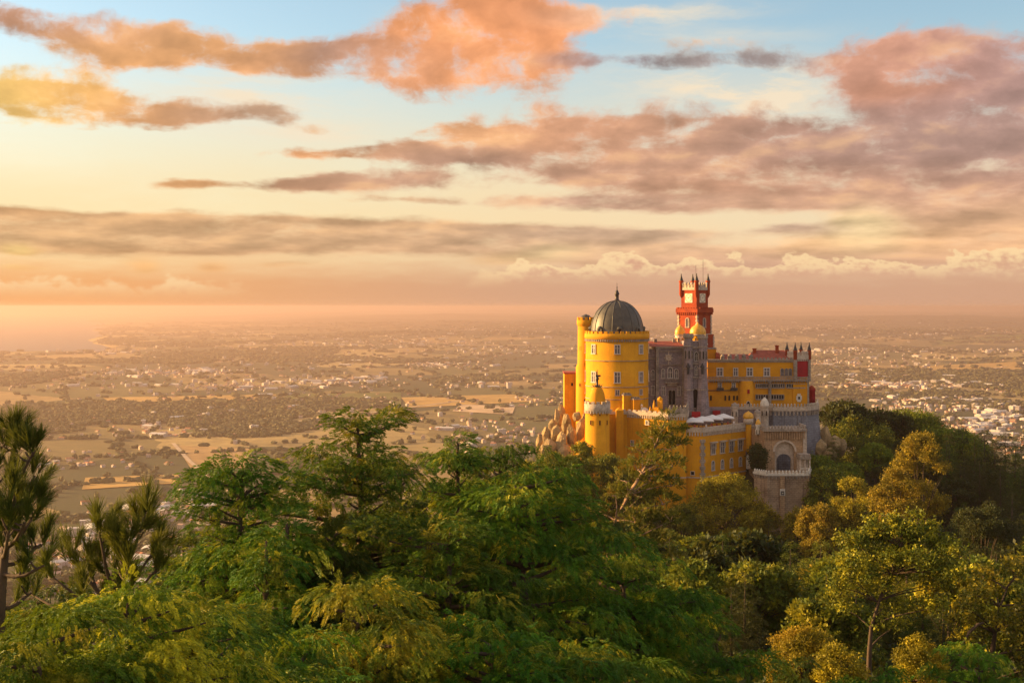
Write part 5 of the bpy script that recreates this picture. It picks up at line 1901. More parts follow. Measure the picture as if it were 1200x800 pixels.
bms = [boulder_mesh(i) for i in range(5)]
for i, (px, py, Y, w, h, lb) in enumerate((
        (632, 520, 318, 5, 7, 'g'), (640, 512, 321, 6, 8, 'g'), (648, 502, 324, 6, 8, 'g'), (654, 492, 328, 5.5, 9, 'g'), (658, 483, 332, 4, 7, 'g'), (664, 500, 322, 7, 9, 'tall pale boulder standing at the foot of the square annexe'),
        (670, 512, 317, 7, 10, 'g'), (680, 504, 320, 5.5, 10, 'tall split boulder against the slim stair turret'), (645, 526, 315, 8, 9, 'g'), (658, 520, 316, 8, 10, 'g'), (686, 494, 322, 4.5, 6, 'g'),
        (709, 519.5, 313.5, 5.5, 3.6, 'low pale boulder at the foot of the watch turret'), (676, 488, 326, 6, 4, 'g'), (652, 508, 320, 7, 7, 'g'), (637, 532, 314, 7, 8, 'g'), (690, 524, 314, 7, 6, 'g'), (662, 534, 314, 10, 9, 'g'),
        (968, 512, 338, 7, 9, 'r'), (977, 520, 336, 8, 7, 'r'), (962, 526, 331, 7, 8, 'r'), (986, 524, 338, 7, 6, 'r'), (972, 535, 330, 9, 7, 'r'))):
    s = Y / F
    o = link('boulder', bms[i % 5], None, W(px, py, Y))
    o.scale = (w * s * 1.15, w * s * 1.4, h * s * 1.9)
    o.rotation_euler = (0.12 * math.sin(i * 2.1), 0.14 * math.cos(i * 1.7), i * 1.1)
    if lb == 'g':
        tag(o, 'sunlit granite boulder heaped below the left of the palace', 'boulder', 'boulders heaped below the left of the palace')
    elif lb == 'r':
        tag(o, 'shaded grey boulder on the slope right of the grey bastion', 'boulder', 'boulders right of the grey bastion')
    else:
        tag(o, lb, 'boulder', 'boulders heaped below the left of the palace')


# ================================================================== TREES
def unit(a):
    return a / np.maximum(np.linalg.norm(a, axis=-1, keepdims=True), 1e-9)


def feather(pairs=4, width=0.40, droop=0.22, seed=0):
    """a flat conifer spray one unit long: pairs of leaflets along a drooping axis, as quads"""
    rs = np.random.RandomState(seed)
    V, Fq = [], []

    def leaf(p, d, L, w):
        w = w * 0.62
        d = np.array(d) / np.linalg.norm(d)
        s = np.cross(d, [0, 0, 1.0])
        s /= np.linalg.norm(s)
        tilt = rs.uniform(-1.15, 1.15)
        s = s * math.cos(tilt) + np.array([0, 0, 1.0]) * math.sin(tilt)
        b = len(V)
        V.extend([p, p + d * L * 0.5 + s * w, p + d * L + np.array([0, 0, -0.12 * L]), p + d * L * 0.5 - s * w])
        Fq.append((b, b + 1, b + 2, b + 3))
    for i in range(pairs):
        t = 0.12 + 0.78 * i / pairs
        p = np.array([t, 0, -droop * t * t])
        L = width * (1.15 - 0.6 * t) * rs.uniform(0.8, 1.2)
        for sg in (-1, 1):
            leaf(p, (0.8, sg * 0.9 + rs.uniform(-.2, .2), rs.uniform(-0.15, 0.35)), L, 0.055 + 0.03 * rs.rand())
    leaf(np.array([0.55, 0, -droop * 0.3]), (1, 0, -0.5 * droop), 0.5, 0.06)
    return np.array(V), np.array(Fq)


def leafball(k=6, seed=0, size=0.42):
    """a little clump of broad leaves inside a unit ball"""
    rs = np.random.RandomState(seed)
    V, Fq = [], []
    for i in range(k):
        p = rs.randn(3) * 0.36
        d = unit(rs.randn(3) + np.array([0.6, 0, 0.2]))
        s = unit(np.cross(d, rs.randn(3)))
        L, w = size * rs.uniform(0.7, 1.3), size * 0.33 * rs.uniform(0.8, 1.3)
        b = len(V)
        V.extend([p - d * L * 0.5, p + s * w + d * L * 0.08, p + d * L * 0.6, p - s * w + d * L * 0.05])
        Fq.append((b, b + 1, b + 2, b + 3))
    return np.array(V), np.array(Fq)


def brush(k=70, seed=0):
    """a shoot of long needles, one unit long, pointing along x"""
    rs = np.random.RandomState(seed)
    V, Fq = [], []
    for i in range(k):
        t = rs.uniform(0.0, 0.55)
        a = rs.uniform(0, 2 * math.pi)
        sp = rs.uniform(0.30, 0.85) * (1.1 - 0.9 * t)
        d = unit(np.array([1.0, sp * math.cos(a), sp * math.sin(a)]))
        s = unit(np.cross(d, rs.randn(3)))
        L, w = rs.uniform(0.38, 0.58), 0.0095
        p = np.array([t, 0, 0])
        b = len(V)
        bend = np.array([0, 0, -0.05])
        V.extend([p - s * w, p + s * w, p + d * L + s * w * 0.4 + bend, p + d * L - s * w * 0.4 + bend])
        Fq.append((b, b + 1, b + 2, b + 3))
    return np.array(V), np.array(Fq)


class Leaves:
    """gathers sprays: position, direction, up hint and size, then makes one crown mesh"""

    def __init__(self, seed):
        self.rs = np.random.RandomState(seed)
        self.P, self.D, self.U, self.S = [], [], [], []

    def add(self, P, D, U, S):
        self.P.append(np.asarray(P, float))
        self.D.append(unit(np.asarray(D, float)))
        self.U.append(np.asarray(U, float))
        self.S.append(np.asarray(S, float))

    def pad(self, c, d, L, Wd, T, n, size, droop=0.5, lift=0.35, under=0.2):
        """a flattened cushion of foliage reaching along d"""
        rs = self.rs
        c = np.array(c, float)
        d = unit(np.array(d, float))
        s = unit(np.cross(np.array([0, 0, 1.0]), d) + 1e-6)
        u = unit(np.cross(d, s))
        r = np.sqrt(rs.rand(n)) ** 0.85
        a = rs.rand(n) * 2 * math.pi
        u1, u2 = r * np.cos(a), r * np.sin(a)
        h = np.sqrt(np.maximum(0, 1 - r * r)) * np.where(rs.rand(n) < under, -0.55, 1.0) * rs.uniform(0.55, 1.08, n)
        lump = 1 + 0.25 * np.sin(u1 * 5 + c[0] * 3) * np.cos(u2 * 6 + c[2] * 5)
        P = c + np.outer(u1 * L * lump, d) + np.outer(u2 * Wd * lump, s) + np.outer(h * T, u) + np.outer(-droop * 0.35 * (np.maximum(0, u1) ** 2) * L, [0, 0, 1.0])
        D = np.outer(0.55 + u1, d) + np.outer(u2 * 1.1, s) + np.outer(lift * (1 - r) * 1.6 - droop * r, [0, 0, 1.0]) + rs.randn(n, 3) * 0.14
        U = np.outer(np.ones(n), u) + rs.randn(n, 3) * 0.3
        self.add(P, D, U, size * rs.uniform(0.65, 1.3, n))

    def ball(self, c, rad, n, size, flat=0.8, up=0.3):
        """a rounded clump with its leaves near the surface"""
        rs = self.rs
        q = unit(rs.randn(n, 3))
        q[:, 2] = np.abs(q[:, 2]) * np.where(rs.rand(n) < 0.25, -0.6, 1)
        rr = rad * (1 - 0.45 * rs.rand(n) ** 2.2) * (1 + 0.22 * np.sin(q[:, 0] * 4.3 + c[0]) * np.sin(q[:, 1] * 5.1 + c[1] * 2))
        P = np.array(c) + q * rr[:, None] * np.array([1, 1, flat])
        D = q + rs.randn(n, 3) * 0.5 + np.array([0, 0, up])
        self.add(P, D, rs.randn(n, 3), size * rs.uniform(0.6, 1.35, n))

    def mesh(self, name, temps, mat, tip=0.0):
        P, D, U, S = (np.concatenate(x) for x in (self.P, self.D, self.U, self.S))
        y = unit(np.cross(U, D))
        z = np.cross(D, y)
        k = self.rs.randint(0, len(temps), len(P))
        VV, FF, TT = [], [], []
        base = 0
        for i, (tv_, tf_) in enumerate(temps):
            m_ = k == i
            if not m_.any():
                continue
            p, d, yy, zz, s = P[m_], D[m_], y[m_], z[m_], S[m_]
            v = p[:, None, :] + s[:, None, None] * (tv_[None, :, 0:1] * d[:, None, :] + tv_[None, :, 1:2] * yy[:, None, :] + tv_[None, :, 2:3] * zz[:, None, :])
            n_ = len(p)
            f = tf_[None] + (np.arange(n_) * len(tv_))[:, None, None] + base
            VV.append(v.reshape(-1, 3))
            FF.append(f.reshape(-1, 4))
            TT.append((np.repeat(self.rs.rand(n_), len(tf_)) * 0.65 + self.rs.rand(n_ * len(tf_)) * 0.35))
            base += n_ * len(tv_)
        return np_mesh(name, np.concatenate(VV), np.concatenate(FF), [mat], tint=np.concatenate(TT))


FE = [feather(8, 0.31, 0.26, i) for i in range(4)]
FE_FAR = [feather(2, 0.55, 0.2, i + 9) for i in range(3)]
LB = [leafball(6, i) for i in range(4)]
LB_FAR = [leafball(4, i + 5, 0.62) for i in range(4)]
BR = [brush(90, i) for i in range(4)]

bark = wall_mat('brown_bark', (0.10, 0.066, 0.042, 1), (0.065, 0.045, 0.03, 1), (0.03, 0.022, 0.016, 1), 3.0, 0.5, 0.9, 0.02)
bark_p = wall_mat('pale_pine_bark', (0.34, 0.22, 0.145, 1), (0.25, 0.155, 0.10, 1), (0.12, 0.075, 0.05, 1), 3.0, 0.5, 0.9, 0.02)
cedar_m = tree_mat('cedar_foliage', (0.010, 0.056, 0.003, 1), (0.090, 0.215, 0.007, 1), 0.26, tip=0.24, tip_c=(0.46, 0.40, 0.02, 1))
cedar_g = tree_mat('golden_tipped_cedar_foliage', (0.030, 0.085, 0.005, 1), (0.170, 0.255, 0.010, 1), 0.28, tip=0.42, tip_c=(0.52, 0.44, 0.02, 1))  # sunlit yellow of the low cedars put into the leaf colour
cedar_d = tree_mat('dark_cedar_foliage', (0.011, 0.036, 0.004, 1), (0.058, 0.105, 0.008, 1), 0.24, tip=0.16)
olive_m = tree_mat('olive_green_foliage', (0.024, 0.044, 0.005, 1), (0.125, 0.160, 0.012, 1), 0.28, tip=0.30, tip_c=(0.44, 0.37, 0.02, 1), tip_s=0.5)
sunny_m = tree_mat('sunny_pine_foliage', (0.034, 0.052, 0.005, 1), (0.150, 0.170, 0.012, 1), 0.28, tip=0.34, tip_c=(0.46, 0.38, 0.02, 1))  # golden sunlight on the open pines mixed into the foliage colour
bright_m = tree_mat('fresh_green_foliage', (0.052, 0.098, 0.008, 1), (0.175, 0.235, 0.016, 1), 0.32, tip=0.25, tip_c=(0.38, 0.36, 0.02, 1), tip_s=0.4)
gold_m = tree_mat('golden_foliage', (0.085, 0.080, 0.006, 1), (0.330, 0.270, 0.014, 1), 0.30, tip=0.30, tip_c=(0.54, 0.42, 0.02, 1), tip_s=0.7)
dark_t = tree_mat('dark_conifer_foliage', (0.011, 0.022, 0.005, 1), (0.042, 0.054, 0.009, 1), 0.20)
needle_m = tree_mat('long_pine_needles', (0.030, 0.062, 0.010, 1), (0.13, 0.170, 0.022, 1), 0.28)
windy_m = tree_mat('brown_green_pine_foliage', (0.045, 0.055, 0.010, 1), (0.150, 0.150, 0.018, 1), 0.30, tip=0.2, tip_c=(0.30, 0.17, 0.03, 1))


def limb(mb, a, b, r0, r1, sag=0.1, k=5, n=6):
    a, b = Vector(a), Vector(b)
    L = (b - a).length
    pts = []
    for i in range(k + 1):
        t = i / k
        p = a.lerp(b, t)
        p.z += -sag * L * math.sin(math.pi * t)
        p.x += 0.03 * L * math.sin(5 * t + a.x)
        p.y += 0.03 * L * math.cos(4 * t + a.z)
        pts.append(p)
    mb.tube(pts, [r0 + (r1 - r0) * i / k for i in range(k + 1)], n)


def local_mesh(mb, name, mats):
    me = bpy.data.meshes.new(name)
    me.from_pydata(mb.v, [], mb.f)
    for m in (mats if isinstance(mats, (list, tuple)) else (mats,)):
        me.materials.append(m)
    me.polygons.foreach_set('use_smooth', mb.s)
    me.update()
    return me


def plant(name, loc, trunk_me, crown_me, label, cat, group=None, rz=0.0, sc=1.0):
    t = thing(name, loc, label, cat, group)
    t.rotation_euler = (0, 0, rz)
    t.scale = (sc, sc, sc) if not isinstance(sc, tuple) else sc
    if trunk_me:
        link('trunk', trunk_me, t)
    link('crown', crown_me, t)
    return t


# ---------------------------------------------------------------- large cedars close by
def cedar_meshes(seed, H, crown_h, r_top, r_max, mat, power=0.75, size=0.36, dens=1.0, gap=0.62, lean=(0, 0), arms=(), skip=0.15):
    """local tree of height H whose crown covers the top crown_h metres"""
    rs = np.random.RandomState(seed)
    lv = Leaves(seed)
    tr = MB()
    pts = [(0, 0, -1.0), (0.05, 0, H * 0.4), (lean[0] * 0.5, lean[1] * 0.5, H * 0.75), (lean[0], lean[1], H - 0.25)]
    tr.tube(pts, [0.26 + r_max * 0.02, 0.2, 0.11, 0.03], 10)
    z = H - skip
    ang = rs.rand() * 6
    first = True
    while z > H - crown_h:
        t = (H - z) / crown_h
        r = r_top + (r_max - r_top) * t ** power
        n = max(3, int(2 * math.pi * r / 2.0) + 1)
        q = (z - H * 0.75) / (H * 0.25)
        k_ = (0.5 + 0.5 * q) if q > 0 else 0.5 * z / (H * 0.75)
        ax, ay = lean[0] * k_, lean[1] * k_
        for i in range(n):      # one bough: cushions strung along a limb that dips at its tip
            a = ang + 2 * math.pi * i / n + rs.uniform(-0.45, 0.45)
            rr = r * rs.choice([0.55, 0.8, 1.0, 1.12, 1.28]) * rs.uniform(0.92, 1.08)
            zb = z + rs.uniform(-0.42, 0.42) * gap
            rise = rs.uniform(-0.02, 0.20)
            d = np.array([math.cos(a), math.sin(a), 0.0])
            s_ = np.array([-d[1], d[0], 0.0])
            base_ = np.array([ax, ay, zb])
            m = max(1, int(round(rr / 0.75)))
            prev = base_ - np.array([0, 0, 0.3])
            for j in range(m):
                f = (j + 0.75) / m
                if f * rr < 0.3 * r_max * 0.5 and m > 2 and j == 0:
                    continue
                zz = rise * rr * f - 0.16 * rr * max(0, f - 0.55) ** 1.5
                c = base_ + d * rr * f + s_ * rs.uniform(-0.22, 0.22) * rr * 0.5 + np.array([0, 0, zz + rs.uniform(-0.07, 0.07)])
                L = (0.34 + 0.20 * rr / m + 0.05 * rr) * rs.uniform(0.8, 1.25)
                Wd = L * rs.uniform(0.62, 1.0)
                dd = d + s_ * rs.uniform(-0.5, 0.5) + np.array([0, 0, 0.12 - 0.35 * f])
                lv.pad(c, dd, L, Wd, 0.14 + 0.16 * L, int(15 * dens * L * Wd / (size * size) + 12), size, droop=0.85, lift=0.28, under=0.12)
                if rs.rand() < 0.65:
                    sd2 = 1 if rs.rand() < 0.5 else -1
                    c2_ = c + s_ * sd2 * (Wd + 0.12) - d * 0.15 - np.array([0, 0, 0.06])
                    lv.pad(c2_, d * 0.7 + s_ * sd2 * 0.8, L * 0.75, Wd * 0.6, 0.12 + 0.12 * L, int(15 * dens * L * Wd * 0.45 / (size * size) + 8), size, 0.8, 0.28, 0.12)
            limb(tr, base_ - np.array([0, 0, 0.32]), base_ + d * rr * 0.85 + np.array([0, 0, rise * rr * 0.7 - 0.1]), 0.045 + 0.012 * rr, 0.012, 0.0, 5, 5)
            if rs.rand() < 0.16:     # an upright plume
                lv.pad(base_ + d * rr * 0.8 + np.array([0, 0, 0.3]), d * 0.3 + np.array([0, 0, 0.9]), 0.42, 0.2, 0.18, int(40 * dens), size * 0.9, 0.1, 0.5)
        z -= 0.88 * gap * rs.uniform(0.85, 1.25)
        ang += 2.4
    for (ax, dz) in arms:      # single boughs that stand out of the outline
        c = np.array([lean[0] + ax, lean[1] + rs.uniform(-0.2, 0.2), H + dz])
        d = np.array([1.0 if ax > 0 else -1.0, rs.uniform(-0.3, 0.3), 0.1])
        lv.pad(c, d, 0.52, 0.42, 0.24, int(21 * 0.24 / size ** 2), size, 0.4, 0.4, 0.2)
        limb(tr, (lean[0] * 0.8, lean[1] * 0.8, H + dz - 0.35), c - np.array([0, 0, 0.08]), 0.045, 0.012, 0.04, 4, 5)
    return local_mesh(tr, 'trunk', bark), lv.mesh('crown', FE, mat)


def gz_(x, y):
    return float(height(np.array([x]), np.array([y]))[0])


CM = {}


def cedar(kind, px, py, Y, sc, label, rz=0.0, group=None, name='cedar_tree'):
    """plant a cedar whose top shows at photo pixel (px, py)"""
    tm_, cm_2, H = CM[kind]
    p = W(px, py, Y)
    return plant(name, (p.x, p.y, p.z - H * sc), tm_, cm_2, label, 'cedar tree', group, rz, sc)


ARM_T = [(-1.1, -1.15), (-0.5, -1.05), (0.35, -1.0), (1.0, -1.25), (-0.8, -1.6), (0.3, -1.55), (0.75, -1.75), (-0.2, -1.9), (1.15, -0.55), (-0.75, -0.32), (-0.3, -0.12), (0.15, -0.1), (0.5, -0.25), (-0.9, -0.75), (0.75, -0.8), (0.1, -0.6)]
ARM_L = [(-1.0, -1.75), (-0.35, -1.25), (0.15, -1.6), (0.85, -1.75), (1.5, -1.7), (-0.6, -2.1), (0.5, -2.2), (1.2, -2.3), (0.1, -0.85), (0.35, -0.55), (0.8, -0.42), (1.25, -0.30), (1.7, -0.22), (2.1, -0.30), (-0.45, -0.2), (-0.3, -0.75), (0.5, -1.2), (1.2, -1.15), (-0.8, -1.3), (-0.1, -0.1), (-0.15, -0.45)]
CM['tiered'] = cedar_meshes(21, 11.5, 6.5, 0.7, 2.9, cedar_m, 0.8, 0.25, 1.0, 0.95, (0.25, 0.1), ARM_T, 0.9) + (11.5,)
CM['tall'] = cedar_meshes(22, 12.5, 7.5, 0.5, 4.3, cedar_m, 0.7, 0.26, 1.0, 0.98, (-0.2, 0.1), ARM_L, 1.7) + (12.5,)
CM['broad'] = cedar_meshes(23, 12.0, 7.0, 1.3, 4.6, cedar_m, 0.6, 0.28, 1.0, 1.0, (0.4, 0.2)) + (12.0,)
CM['spread'] = cedar_meshes(28, 12.0, 7.0, 0.9, 4.4, cedar_m, 0.7, 0.27, 1.0, 1.05, (-0.5, 0.1), [(1.1, -0.5), (1.6, -0.62), (-0.7, -0.3), (0.5, -0.25)]) + (12.0,)
CM['plume'] = cedar_meshes(24, 10.5, 6.0, 0.15, 2.7, cedar_m, 0.75, 0.25, 1.0, 0.80, (0, 0), [(0.03, -0.55), (0.05, -0.2), (-0.12, -0.75), (0.18, -0.95), (-0.3, -1.1), (0.4, -1.3)], 1.2) + (10.5,)
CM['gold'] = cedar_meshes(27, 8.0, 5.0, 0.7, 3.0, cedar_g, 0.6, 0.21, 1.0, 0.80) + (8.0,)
CM['low'] = cedar_meshes(25, 8.0, 5.0, 0.8, 3.2, cedar_m, 0.6, 0.21, 1.0, 0.80, (0.3, 0)) + (8.0,)
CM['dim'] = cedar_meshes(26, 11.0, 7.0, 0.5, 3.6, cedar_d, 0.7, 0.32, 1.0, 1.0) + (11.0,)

cedar('tiered', 272, 540, 30, 1.0, 'small flat topped cedar rising alone against the plain', 0.4)
cedar('tall', 428, 484, 33, 1.0, 'tallest green cedar with ragged top reaching above the others', 1.1)
cedar('plume', 536, 508, 40, 1.0, 'slim cedar with a lit pointed plume left of the palace', 0.3)
cedar('broad', 598, 530, 44, 0.95, 'broad hedge like cedar crown below the rocks of the palace', 2.2)
cedar('spread', 628, 566, 31, 1.0, 'largest bright green drooping cedar in the middle of the slope', 0.2)
cedar('gold', 415, 684, 21, 1.0, 'low cedar with sunlit yellow green top in front of the tallest cedar', 0.7)
cedar('gold', 150, 690, 11.5, 0.50, 'low cedar with golden tips under the pine boughs', 2.0)
cedar('low', 238, 740, 13, 0.62, 'small cedar mound close by between the pines and the sunlit cedar', 3.3)
cedar('plume', 336, 600, 29, 1.0, 'dark green cedar filling between flat topped and tallest cedar', 1.4)
cedar('low', 62, 735, 10.5, 0.5, 'small cedar mound at the bottom left corner', 4.1)
cedar('tall', 520, 610, 28, 0.9, 'cedar in half shade right of the tallest cedar', 2.9)
cedar('broad', 742, 660, 33, 0.85, 'drooping cedar right of the largest bright cedar', 1.8)
cedar('low', 330, 770, 15, 0.8, 'cedar tuft at the bottom edge below the sunlit cedar', 5.0)
cedar('spread', 560, 745, 21, 0.7, 'cedar at the bottom edge under the largest bright cedar', 2.6)
cedar('low', 690, 775, 22, 0.9, 'cedar at the bottom edge right of centre', 0.9)
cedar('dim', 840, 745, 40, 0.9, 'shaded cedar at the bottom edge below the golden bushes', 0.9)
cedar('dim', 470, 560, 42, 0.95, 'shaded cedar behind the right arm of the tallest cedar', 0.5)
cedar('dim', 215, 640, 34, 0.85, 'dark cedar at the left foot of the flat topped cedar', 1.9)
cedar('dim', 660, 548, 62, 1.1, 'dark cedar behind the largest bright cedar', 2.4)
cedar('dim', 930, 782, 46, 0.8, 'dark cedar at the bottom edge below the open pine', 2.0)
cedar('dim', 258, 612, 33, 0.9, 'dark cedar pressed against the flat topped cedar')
cedar('plume', 312, 622, 27, 0.85, 'narrow cedar just right of the flat topped cedar', 2.0)
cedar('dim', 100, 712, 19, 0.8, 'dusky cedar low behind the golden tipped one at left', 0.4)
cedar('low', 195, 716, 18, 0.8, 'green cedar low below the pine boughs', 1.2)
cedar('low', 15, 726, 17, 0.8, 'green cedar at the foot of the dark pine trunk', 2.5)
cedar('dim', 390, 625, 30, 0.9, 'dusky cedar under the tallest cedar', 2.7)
cedar('broad', 1040, 790, 44, 0.6, 'green cedar crown at the bottom edge right of the open pine trunk', 3.0)
cedar('broad', 1150, 770, 42, 0.7, 'green cedar crown at the bottom right corner', 1.0)


# ---------------------------------------------------------------- long needled pines at the left edge
def needle_pine(name, Y, trunk_px, boughs, label, size):
    """trunk and boughs given along their course; every bough ends in shoots of long needles"""
    base = W(trunk_px[0][0], trunk_px[0][1], Y)
    gzz = gz_(base.x, base.y)
    t = thing(name, (base.x, base.y, gzz), label, 'pine tree')
    rs = np.random.RandomState(int(Y * 7))
    mb = MB()
    pts = [Vector((base.x - 0.1, base.y, gzz - 0.5))] + [W(a, b, Y) for (a, b) in trunk_px]
    mb.tube(pts, [0.07] + [0.052 - 0.04 * i / (len(pts) - 1) for i in range(len(pts) - 1)], 10)
    lv = Leaves(int(Y * 13))

    def shoot(p, d, s):
        n_ = 2
        P = np.array([p] * n_) + rs.randn(n_, 3) * 0.02
        D = np.array([d] * n_) + rs.randn(n_, 3) * 0.13
        lv.add(P, D, rs.randn(n_, 3), s * rs.uniform(0.85, 1.15, n_))
    for (a, b, dy, cnt_) in boughs:
        P0 = W(a[0], a[1], Y)
        P1 = W(b[0], b[1], Y + dy)
        mid = P0.lerp(P1, 0.55) + Vector((0, 0, -0.06 * (P1 - P0).length - 0.02))
        mb.tube([P0, P0.lerp(mid, 0.5) + Vector((0, 0, -0.02)), mid, P1], [0.026, 0.022, 0.018, 0.010], 6)
        axis = (P1 - mid).normalized()
        up = (axis * 0.35 + Vector((0, 0, 1.0))).normalized()
        shoot(P1, up, size * 1.1)
        for i in range(max(2, int(cnt_ * 0.72))):
            f_ = rs.uniform(0.25, 1.0)
            q = mid.lerp(P1, f_) if f_ > 0.4 else P0.lerp(mid, 0.4 + f_)
            side = Vector((rs.uniform(-1, 1), rs.uniform(-1, 1), rs.uniform(0.1, 1.2))).normalized()
            q2 = q + side * rs.uniform(0.10, 0.34) * size * 1.5
            mb.tube([q, (q + q2) / 2 + Vector((0, 0, -0.015)), q2], [0.014, 0.011, 0.008], 5)
            shoot(q2, (side * 0.75 + Vector((0, 0, 0.8))).normalized(), size * rs.uniform(0.75, 1.05))
    mb.build('trunk', bark, t)
    me = lv.mesh('crown', BR, needle_m)
    link('crown', me, t, (-base.x, -base.y, -gzz))
    return t


needle_pine('pine_tree', 12.5, [(-2, 760), (2, 690), (7, 630), (12, 575), (15, 525)],
            [((6, 642), (43, 597), -0.3, 7), ((10, 602), (41, 557), 0.2, 7), ((12, 567), (39, 530), -0.2, 6), ((14, 537), (19, 508), 0, 7), ((13, 552), (-1, 522), 0.2, 6),
             ((10, 592), (-12, 567), -0.2, 6), ((8, 622), (17, 582), -0.5, 7), ((4, 662), (48, 637), 0.2, 7), ((3, 672), (52, 662), -0.3, 5), ((2, 682), (-16, 632), 0.3, 6),
             ((6, 637), (30, 612), -0.6, 6), ((1, 712), (37, 694), 0.2, 3), ((8, 617), (-9, 602), -0.5, 6), ((4, 652), (10, 620), -0.6, 6)],
            'long needled pine with dark trunk at the left edge', 0.30)
needle_pine('pine_tree', 14.0, [(134, 790), (132, 740), (130, 700), (134, 670)],
            [((131, 700), (168, 612), 0.2, 7), ((132, 690), (116, 622), -0.2, 6), ((131, 705), (84, 650), 0.2, 6), ((133, 680), (152, 632), -0.3, 7), ((130, 715), (62, 676), -0.2, 4),
             ((132, 700), (184, 640), 0.1, 6), ((130, 722), (104, 664), 0.3, 6), ((132, 690), (138, 640), 0.3, 6), ((131, 712), (182, 668), -0.3, 5), ((131, 730), (34, 694), 0.3, 3), ((131, 726), (150, 664), -0.4, 6), ((131, 690), (172, 600), -0.2, 5)],
            'short long needled pine with upright tufts right of the dark trunk', 0.34)


# ---------------------------------------------------------------- single trees with open crowns
def open_tree(name, Y, stem, crown, label, cat, mat, bk, size, dens=1.0, r0=0.22, temps=None, extra=(), flat=0.55, depth=0.9):
    """stem: photo pixels up the trunk; crown: (px, py, radius px) of its clumps of foliage"""
    s = Y / F
    base = W(stem[0][0], stem[0][1], Y)
    g = gz_(base.x, base.y)
    g = min(g, base.z - 0.5)
    t = thing(name, (base.x, base.y, g), label, cat)
    rs = np.random.RandomState(int(stem[0][0]))
    mb = MB()
    pts = [Vector((base.x - 0.1, base.y, g - 0.5))] + [W(a, b, Y) for (a, b) in stem]
    k = len(pts)
    mb.tube(pts, [r0 * (1 - 0.85 * i / (k - 1)) for i in range(k)], 10)
    lv = Leaves(int(stem[0][0]) + 3)
    for (px, py, rp) in crown:
        n_d = 2 if rp * s > 0.8 else 1
        for j in range(n_d):
            dy = rs.uniform(-1, 1) * rp * s * 2.2 * depth + (0 if j == 0 else rs.choice([-1, 1]) * rp * s)
            c = W(px + (rs.uniform(-6, 6) if j else 0), py + (rs.uniform(-3, 6) if j else 0), Y)
            c.y += dy
            rad = rp * s * rs.uniform(0.85, 1.1)
            n_ = int(dens * 26 * (rad / size) ** 2 * 0.62 + 14)
            lv.ball(c, rad, n_, size, flat, 0.35)
            # the nearest point lower on the stem carries its limb
            q = min(pts[1:], key=lambda p: (p - c).length + (4 if p.z > c.z - 0.2 else 0))
            limb(mb, q, c - Vector((0, 0, rad * 0.25)), r0 * 0.30, 0.015, -0.05, 5, 6)
            for _ in range(3):
                e = c + Vector((rs.uniform(-1, 1), rs.uniform(-1, 1), rs.uniform(-0.5, 0.6))) * rad * 0.8
                limb(mb, c - Vector((0, 0, rad * 0.25)), e, 0.035, 0.01, 0.0, 3, 5)
    for ex in extra:
        mb.tube([W(a, b, Y - 1.0) for (a, b) in ex[0]], ex[1], 8)
    mb.build('trunk', bk, t)
    link('crown', lv.mesh('crown', temps or LB, mat), t, (-base.x, -base.y, -g))
    return t


open_tree('pine_tree', 66, [(711, 700), (714, 650), (722, 610), (736, 580), (752, 555), (768, 522), (781, 490)],
          [(783, 488, 8), (775, 500, 11), (788, 506, 11), (766, 512, 12), (778, 522, 16), (795, 520, 8), (755, 530, 13), (770, 540, 17), (790, 546, 13), (748, 548, 14),
           (765, 560, 18), (786, 566, 13), (735, 562, 16), (752, 580, 18), (776, 586, 18), (722, 578, 15), (742, 604, 18), (764, 610, 20), (785, 606, 12), (704, 600, 14), (752, 632, 20), (778, 636, 16), (697, 622, 12), (736, 650, 18), (705, 650, 14), (762, 660, 18), (790, 655, 12)],
          'windswept pine with pale leaning trunk in front of the yellow bastion', 'pine tree', windy_m, bark_p, 0.46, 1.6, 0.20, FE, flat=0.34, depth=0.6)
open_tree('pine_tree', 80, [(1018, 790), (1019, 760), (1021, 735), (1030, 705), (1046, 672), (1056, 640)],
          [(990, 655, 16), (1008, 640, 17), (1032, 628, 17), (1056, 622, 17), (1080, 628, 18), (1104, 640, 17), (1116, 660, 13), (1092, 660, 18), (1066, 650, 18), (1040, 652, 17), (1016, 664, 17), (996, 676, 14),
           (1050, 612, 9), (1098, 620, 10), (1034, 684, 15), (1058, 676, 14), (1084, 680, 12), (1012, 692, 14), (990, 700, 13), (1042, 706, 13), (1108, 684, 10), (1000, 718, 13), (1034, 730, 12), (1064, 712, 15), (1086, 702, 14), (1058, 734, 12), (982, 684, 10), (1120, 668, 11), (1076, 606, 8), (1024, 614, 10)],
          'open crowned pine with forked dark trunk standing alone at lower right', 'pine tree', sunny_m, bark, 0.42, 1.25, 0.20, LB, flat=0.6)
open_tree('pine_tree', 62, [(1160, 800), (1162, 770), (1166, 740), (1172, 710), (1180, 690)],
          [(1140, 690, 14), (1160, 676, 16), (1184, 664, 18), (1206, 670, 18), (1126, 706, 12), (1150, 704, 17), (1176, 696, 18), (1202, 700, 18), (1116, 724, 12), (1140, 722, 14), (1168, 722, 17), (1194, 726, 18), (1214, 740, 18), (1186, 748, 17), (1150, 744, 12), (1200, 770, 18)],
          'golden lit pine at the right edge with a bare bent bough', 'pine tree', sunny_m, bark, 0.38, 1.25, 0.20, LB, flat=0.6,
          extra=[([(1166, 800), (1124, 778), (1127, 757), (1136, 740), (1146, 731), (1153, 729)], [0.10, 0.09, 0.085, 0.08, 0.07, 0.05]), ([(1130, 760), (1142, 754), (1150, 752)], [0.05, 0.04, 0.02])])


